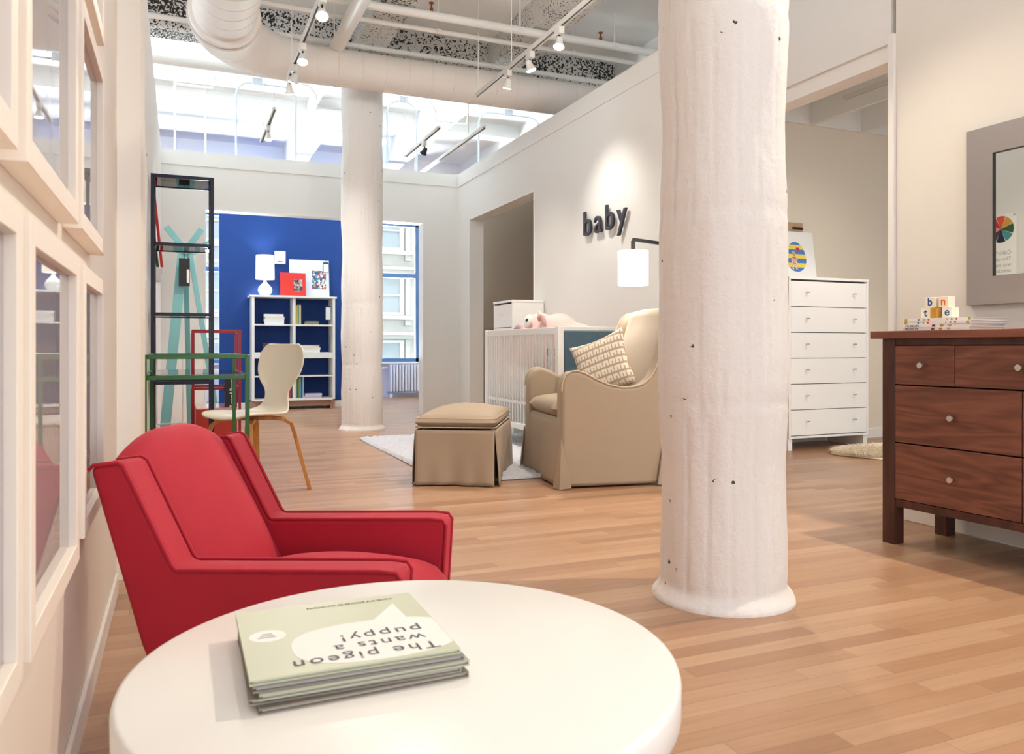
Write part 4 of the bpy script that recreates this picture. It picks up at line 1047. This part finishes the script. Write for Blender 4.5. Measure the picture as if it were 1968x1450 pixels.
block('cream toy block with a blue e, bottom right of the block pile', .262, .08, zz0, 'e', '#1c4f94')
block('cream toy block with a blue b, top left of the block pile', .183, .083, zz0+bs+.0004, 'b', '#1c4f94')
block('cream toy block with an orange n, top right of the block pile', .243, .083, zz0+bs+.0004, 'n', '#e8641e')
x, y = on_dresser(.214, .055)
t = thing('ochre_block', 'small ochre wooden block in front of the letter blocks', 'toy block', (x, y, zz0), R(-87))
MB().box(-.0145, .0145, -.014, .01, 0, .042).build('cube', mat('ochre_wood', '#b9852e', .5), t, bevel=.001)
x, y = on_dresser(.213, .085)
t = thing('toy_figure', 'tiny dark figure standing between the top letter blocks', 'toy', (x, y, zz0+bs+.0006), R(-87))
MB().lathe([(0, 0), (.006, .0), (.007, .008), (.004, .016), (.0065, .022), (.006, .03), (.003, .036), (0, .038)], 14, cap=False).build('body', mat('dark_red_toy', '#6a2a26', .5), t)

# steel mirror on the right wall
t = thing('steel_mirror', 'large mirror in a wide brushed steel frame on the right wall', 'mirror', (3.3, 2.1, 1.43), 0)
yo, yi, zo, zi = .394, .268, .391, .269
MB().box(-.03, 0, yi, yo, -zo, zo).box(-.03, 0, -yo, -yi, -zo, zo).box(-.03, 0, -yi, yi, zi, zo).box(-.03, 0, -yi, yi, -zo, -zi).build('frame', M_STEEL, t, smooth=False)
MB().box(-.022, -.002, -yi+.002, yi-.002, -zi+.002, zi-.002).build('mirror_glass', M_MIRROR, t, smooth=False)
MB().box(-.031, -.0222, yi-.003, yi, -zi, zi).box(-.031, -.0222, -yi, -yi+.003, -zi, zi).box(-.031, -.0222, -yi, yi, zi-.003, zi).build('inner_edge', M_BLACK, t, smooth=False)

# ---------------------------------------------------------------- floor lamp by the crib
sp_ = cam_to_world(.843, 5.5); pp = cam_to_world(1.119, 5.65)
t = thing('floor_lamp', 'black floor lamp with a white drum shade below the word baby', 'lamp', (pp.x, pp.y, 0))
dv = sp_-pp
MB().box(-.13, .055, -.075, .075, 0.001, .022).build('base', M_BLACK, t, bevel=.003)
MB().box(-.011, .011, -.011, .011, .022, 1.575).build('pole', M_BLACK, t, bevel=.001)
MB().bar((0, 0, 1.585), (dv.x, dv.y, 1.56+.04), .022).build('arm', M_BLACK, t)
MB().box(dv.x-.011, dv.x+.011, dv.y-.011, dv.y+.011, 1.50, 1.592).build('socket', M_BLACK, t)
MB().lathe([(.105, 1.282), (.105, 1.52)], 40, (dv.x, dv.y, 0), cap=False).build('lamp_shade', M_SHADE, t, solid=.003)
MB().box(-.05, -.03, -.02, .02, .022, .06).build('foot_switch', M_BLACK, t)
pl = bpy.data.lights.new('bulb', 'POINT'); pl.energy = 7; pl.color = (1, .9, .76); pl.shadow_soft_size = .04
po = bpy.data.objects.new('bulb_light', pl); COL.objects.link(po); po.parent = t; po.location = (dv.x, dv.y, 1.36)

# ---------------------------------------------------------------- word on the wall
t = thing('wall_lettering', 'dark raised letters spelling baby high on the right wall', 'sign', (3.3, 6.17, 1.825))
x = 0
for ch, wd in (('b', .205), ('a', .180), ('b', .205), ('y', .2)):
    text_mesh('letter', ch, .305, M_LETTER, t, (-.028, -x, 0), (R(90), 0, R(-90)), .010, 'LEFT', offset=.0004, scale=(1.08, 1, 1)); x += wd

# ---------------------------------------------------------------- bookcase in the rear hall
t = thing('white_bookcase', 'tall white bookcase in front of the cobalt wall', 'bookcase', (.895, 11.14, 0))
W, D = 1.11, .34
MB().box(0, .035, 0, D, .13, 1.53).build('side_panel', M_WHITE, t, bevel=.002)
MB().box(W-.035, W, 0, D, .13, 1.53).build('side_panel', M_WHITE, t, bevel=.002)
MB().box(-.03, W+.02, -.015, D+.02, 1.53, 1.556).build('top', M_WHITE, t, bevel=.002)
MB().box(W/2-.018, W/2+.018, .01, D, .15, 1.53).build('divider', M_WHITE, t, smooth=False)
MB().box(.035, W-.035, 0.002, D, .12, .15).build('bottom_shelf', M_WHITE, t, smooth=False)
for z0, z1, nm in ((1.145, 1.166, 'shelf'), (.70, .782, 'middle_rail'), (.445, .462, 'shelf')):
    for x0, x1 in ((.035, W/2-.018), (W/2+.018, W-.035)):
        MB().box(x0, x1, .006, D, z0, z1).build(nm, M_WHITE, t, smooth=False)
MB().box(.0, .06, .03, D-.02, 0, .12).box(W-.06, W, .03, D-.02, 0, .12).box(.06, W-.06, .05, .07, .04, .12).build('plinth', mat('plinth_wood', '#a57f6c', .5), t, smooth=False)
bx, by = .895, 11.14
def flat_stack(prefix, x, y, z, w, d, items, grp):
    for i, (lab, c, h, dx) in enumerate(items):
        book('stacked_book', lab, 'book', x+dx, y, z, w-abs(dx), d, h, R(2*((i*7) % 3-1)), mat('bk'+c[1:], c, .5), M_PAGE, grp, 'y-'); z += h+.0004
white = '#efece8'
flat_stack('w', bx+.295, by+.15, 1.1665, .26, .2, [('white book lying lowest on the upper left bookcase shelf', white, .034, .005), ('white book lying second on the upper left bookcase shelf', '#f3f2ee', .034, .0),
    ('white book lying third on the upper left bookcase shelf', white, .034, .004), ('white book lying on top of the pile, upper left bookcase shelf', '#f6f4f0', .034, -.003)], 'white books lying on the upper left shelf')
flat_stack('g', bx+.80, by+.15, 1.1665, .19, .15, [('thin brown book lying lower beside the upright yellow books', '#8a7b66', .02, 0), ('thin grey-green book lying above the brown one', '#7c7c68', .02, .004), ('small dark book on top beside the yellow books', '#5e5648', .016, .012)], 'small books lying on the upper right shelf')
flat_stack('m', bx+.77, by+.15, .7825, .28, .2, [('white book lying lowest behind the ivory chair back', white, .036, 0), ('cream book lying second behind the ivory chair back', '#eee8d8', .030, .01), ('white book lying third behind the ivory chair back', '#f4f3f0', .026, -.01), ('grey patterned book on top behind the ivory chair back', '#8f938c', .010, .0)], 'books lying on the middle right shelf')
flat_stack('l', bx+.81, by+.13, .1505, .24, .18, [('lilac book lying lower on the bottom right shelf', '#b9a9cc', .03, 0), ('pale lilac book lying above on the bottom right shelf', '#cdc2da', .028, .01)], 'lilac books lying on the bottom shelf')
def upright(x, z, items, grp, y=by+.07):
    for lab, c, w, h in items:
        t = thing('upright_book', lab, 'book', (x, y, z), 0, grp)
        MB().box(0, w, 0, .002, 0, h).box(0, .002, .002, .14, 0, h).box(w-.002, w, .002, .14, 0, h).build('cover', mat('bk'+c[1:], c, .5), t, smooth=False)
        MB().box(.002, w-.002, .002, .137, .003, h-.004).build('pages', M_PAGE, t, smooth=False); x += w+.001
upright(bx+.576, 1.1665, [('orange-brown upright book, leftmost on the upper right shelf', '#c8944c', .018, .26), ('yellow upright book on the upper right shelf', '#dcb84c', .016, .27), ('teal green upright book on the upper right shelf', '#6fa08a', .018, .275), ('pale yellow upright book, rightmost on the upper right shelf', '#e0cf9a', .022, .27)], 'upright yellow books on the upper right shelf')
upright(bx+.576, .1505, [('pale green upright book, leftmost on the bottom right shelf', '#8fb9a0', .02, .27), ('dark green upright book on the bottom right shelf', '#3f7d5e', .018, .26), ('olive upright book on the bottom right shelf', '#8c9a4a', .015, .28), ('sky blue upright book on the bottom right shelf', '#6aa6c8', .022, .285), ('navy upright book on the bottom right shelf', '#2c4a80', .018, .28), ('light blue upright book, rightmost on the bottom shelf', '#9cc4dc', .018, .29)], 'upright blue and green books on the bottom shelf')
upright(bx+.445, .1505, [('white upright book left of the bookcase divider, bottom shelf', '#dcdcdc', .018, .28), ('blue upright book left of the bookcase divider, bottom shelf', '#3b66a0', .018, .275), ('rose upright book left of the bookcase divider', '#c05a70', .022, .27), ('red upright book touching the bookcase divider', '#b03a48', .02, .26)], 'upright red and blue books left of the divider')
o = MB().box(-.11, .11, 0, .015, 0, .13).build('leaning_frame', mat('plum_frame', '#5c4058', .5), loc=(bx+.27, by+.2, .7825)); tag(o, 'dark plum frame standing behind the ivory chair on the middle shelf', 'picture frame')
# lamp on the bookcase
t = thing('table_lamp', 'white gourd-shaped table lamp lit on top of the bookcase', 'lamp', (1.08, 11.30, 1.5565))
MB().lathe([(.0, 0), (.05, 0), (.062, .008), (.088, .04), (.098, .075), (.09, .11), (.062, .145), (.03, .175), (.018, .2), (.016, .235), (0, .235)], 40, cap=False).build('lamp_base', M_CERAM, t, angle=60)
MB().lathe([(.125, .225), (.118, .555)], 40, cap=False).build('lamp_shade', M_SHADE, t, solid=.003)
pl = bpy.data.lights.new('bulb', 'POINT'); pl.energy = 9; pl.color = (1, .9, .78); pl.shadow_soft_size = .04
po = bpy.data.objects.new('bulb_light', pl); COL.objects.link(po); po.parent = t; po.location = (0, 0, .38)
t = thing('red_album', 'red square album with a small photo, leaning on top of the bookcase', 'album', (1.455, 11.28, 1.5565)); t.rotation_euler = (R(-8), 0, 0)
MB().box(-.172, .172, 0, .02, 0, .335).build('cover', mat('album_red', '#cc2a22', .4), t, bevel=.002)
MB().box(.01, .125, -.001, 0, .075, .24).build('photo', collage('album_photo', 40, ['#4a4048', '#9a8a84', '#c8b8b0', '#2e2830', '#7a6468', '#b09a92']), t, smooth=False)
t = thing('white_art_board', 'white board with a crowd collage leaning behind the red album', 'picture', (1.70, 11.40, 1.5565)); t.rotation_euler = (R(-6), 0, 0)
MB().box(-.28, .27, 0, .015, 0, .535).build('board', mat('board_white', '#dfe4ee', .5), t, bevel=.001)
MB().box(.03, .225, -.001, 0, .12, .385).build('collage', collage('crowd_print', 45, ['#e8e4e0', '#3a6a90', '#c84a48', '#2e5a7a', '#e8c8b8', '#88b0b8', '#48404a', '#f0f0ee']), t, smooth=False)
for nm, lab, p in (('price_tag', 'white tag with black band clipped to the white art board', (1.925, 11.435, 1.92)), ('price_tag', 'white tag with black band hanging in the upper right bookcase opening', (1.905, 11.13, 1.235))):
    t = thing(nm, lab, 'tag', p)
    MB().box(-.035, .035, -.003, .0, 0, .19 if p[2] < 1.5 else .14).build('card', M_PAPER, t, smooth=False)
    zt_ = .19 if p[2] < 1.5 else .14
    MB().box(-.037, .037, -.004, .001, zt_-.02, zt_+.004).box(-.037, -.033, -.004, 0, 0, zt_).box(.033, .037, -.004, 0, 0, zt_).box(-.037, .037, -.004, 0, -.004, 0).build('border', mat('tag_navy', '#25284a', .5), t, smooth=False)
    MB().bar((0, 0, zt_), (-.0, .0 if p[2] > 1.5 else .014, zt_+(.03 if p[2] > 1.5 else .105)), .004).build('string', M_BLACK, t)
t = thing('thermostat', 'square white wall control on the cobalt wall beside the table lamp', 'thermostat', (1.30, 11.5, 2.11))
MB().box(-.075, .075, -.02, 0, -.09, .09).build('cover', M_WHITE, t, bevel=.004)
MB().box(-.03, .03, -.0212, -.02, -.065, -.05).build('buttons', mat('button_grey', '#8c8c8c', .5), t, smooth=False)

# radiator under the rear window
t = thing('radiator', 'white finned radiator under the rear window', 'radiator', (3.30, 13.1, 0))
for k in range(14): MB().box(-.02+k*.052, .014+k*.052, 0, .10, .1, .56).build('fin', M_WHITE, t, bevel=.012)
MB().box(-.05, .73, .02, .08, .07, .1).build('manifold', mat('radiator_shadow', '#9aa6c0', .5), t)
for x in (.0, .68): MB().box(x-.02, x+.02, .02, .08, 0, .08).build('foot', M_WHITE, t)
MB().tube([(-.05, .05, .5), (-.3, .05, .5), (-.34, .05, .46), (-.34, .05, 0)], .014, 10).build('pipe', M_WHITE, t)
# small fixtures on the left wall
t = thing('wall_switch', 'white switch plate on the left wall behind the navy tower', 'switch', (-.19, 5.1, 1.26))
MB().box(0, .008, -.04, .04, -.07, .07).build('plate', M_WHITE, t, bevel=.002)
MB().box(.008, .014, -.01, .01, -.02, .02).build('toggle', M_WHITE, t, bevel=.001)
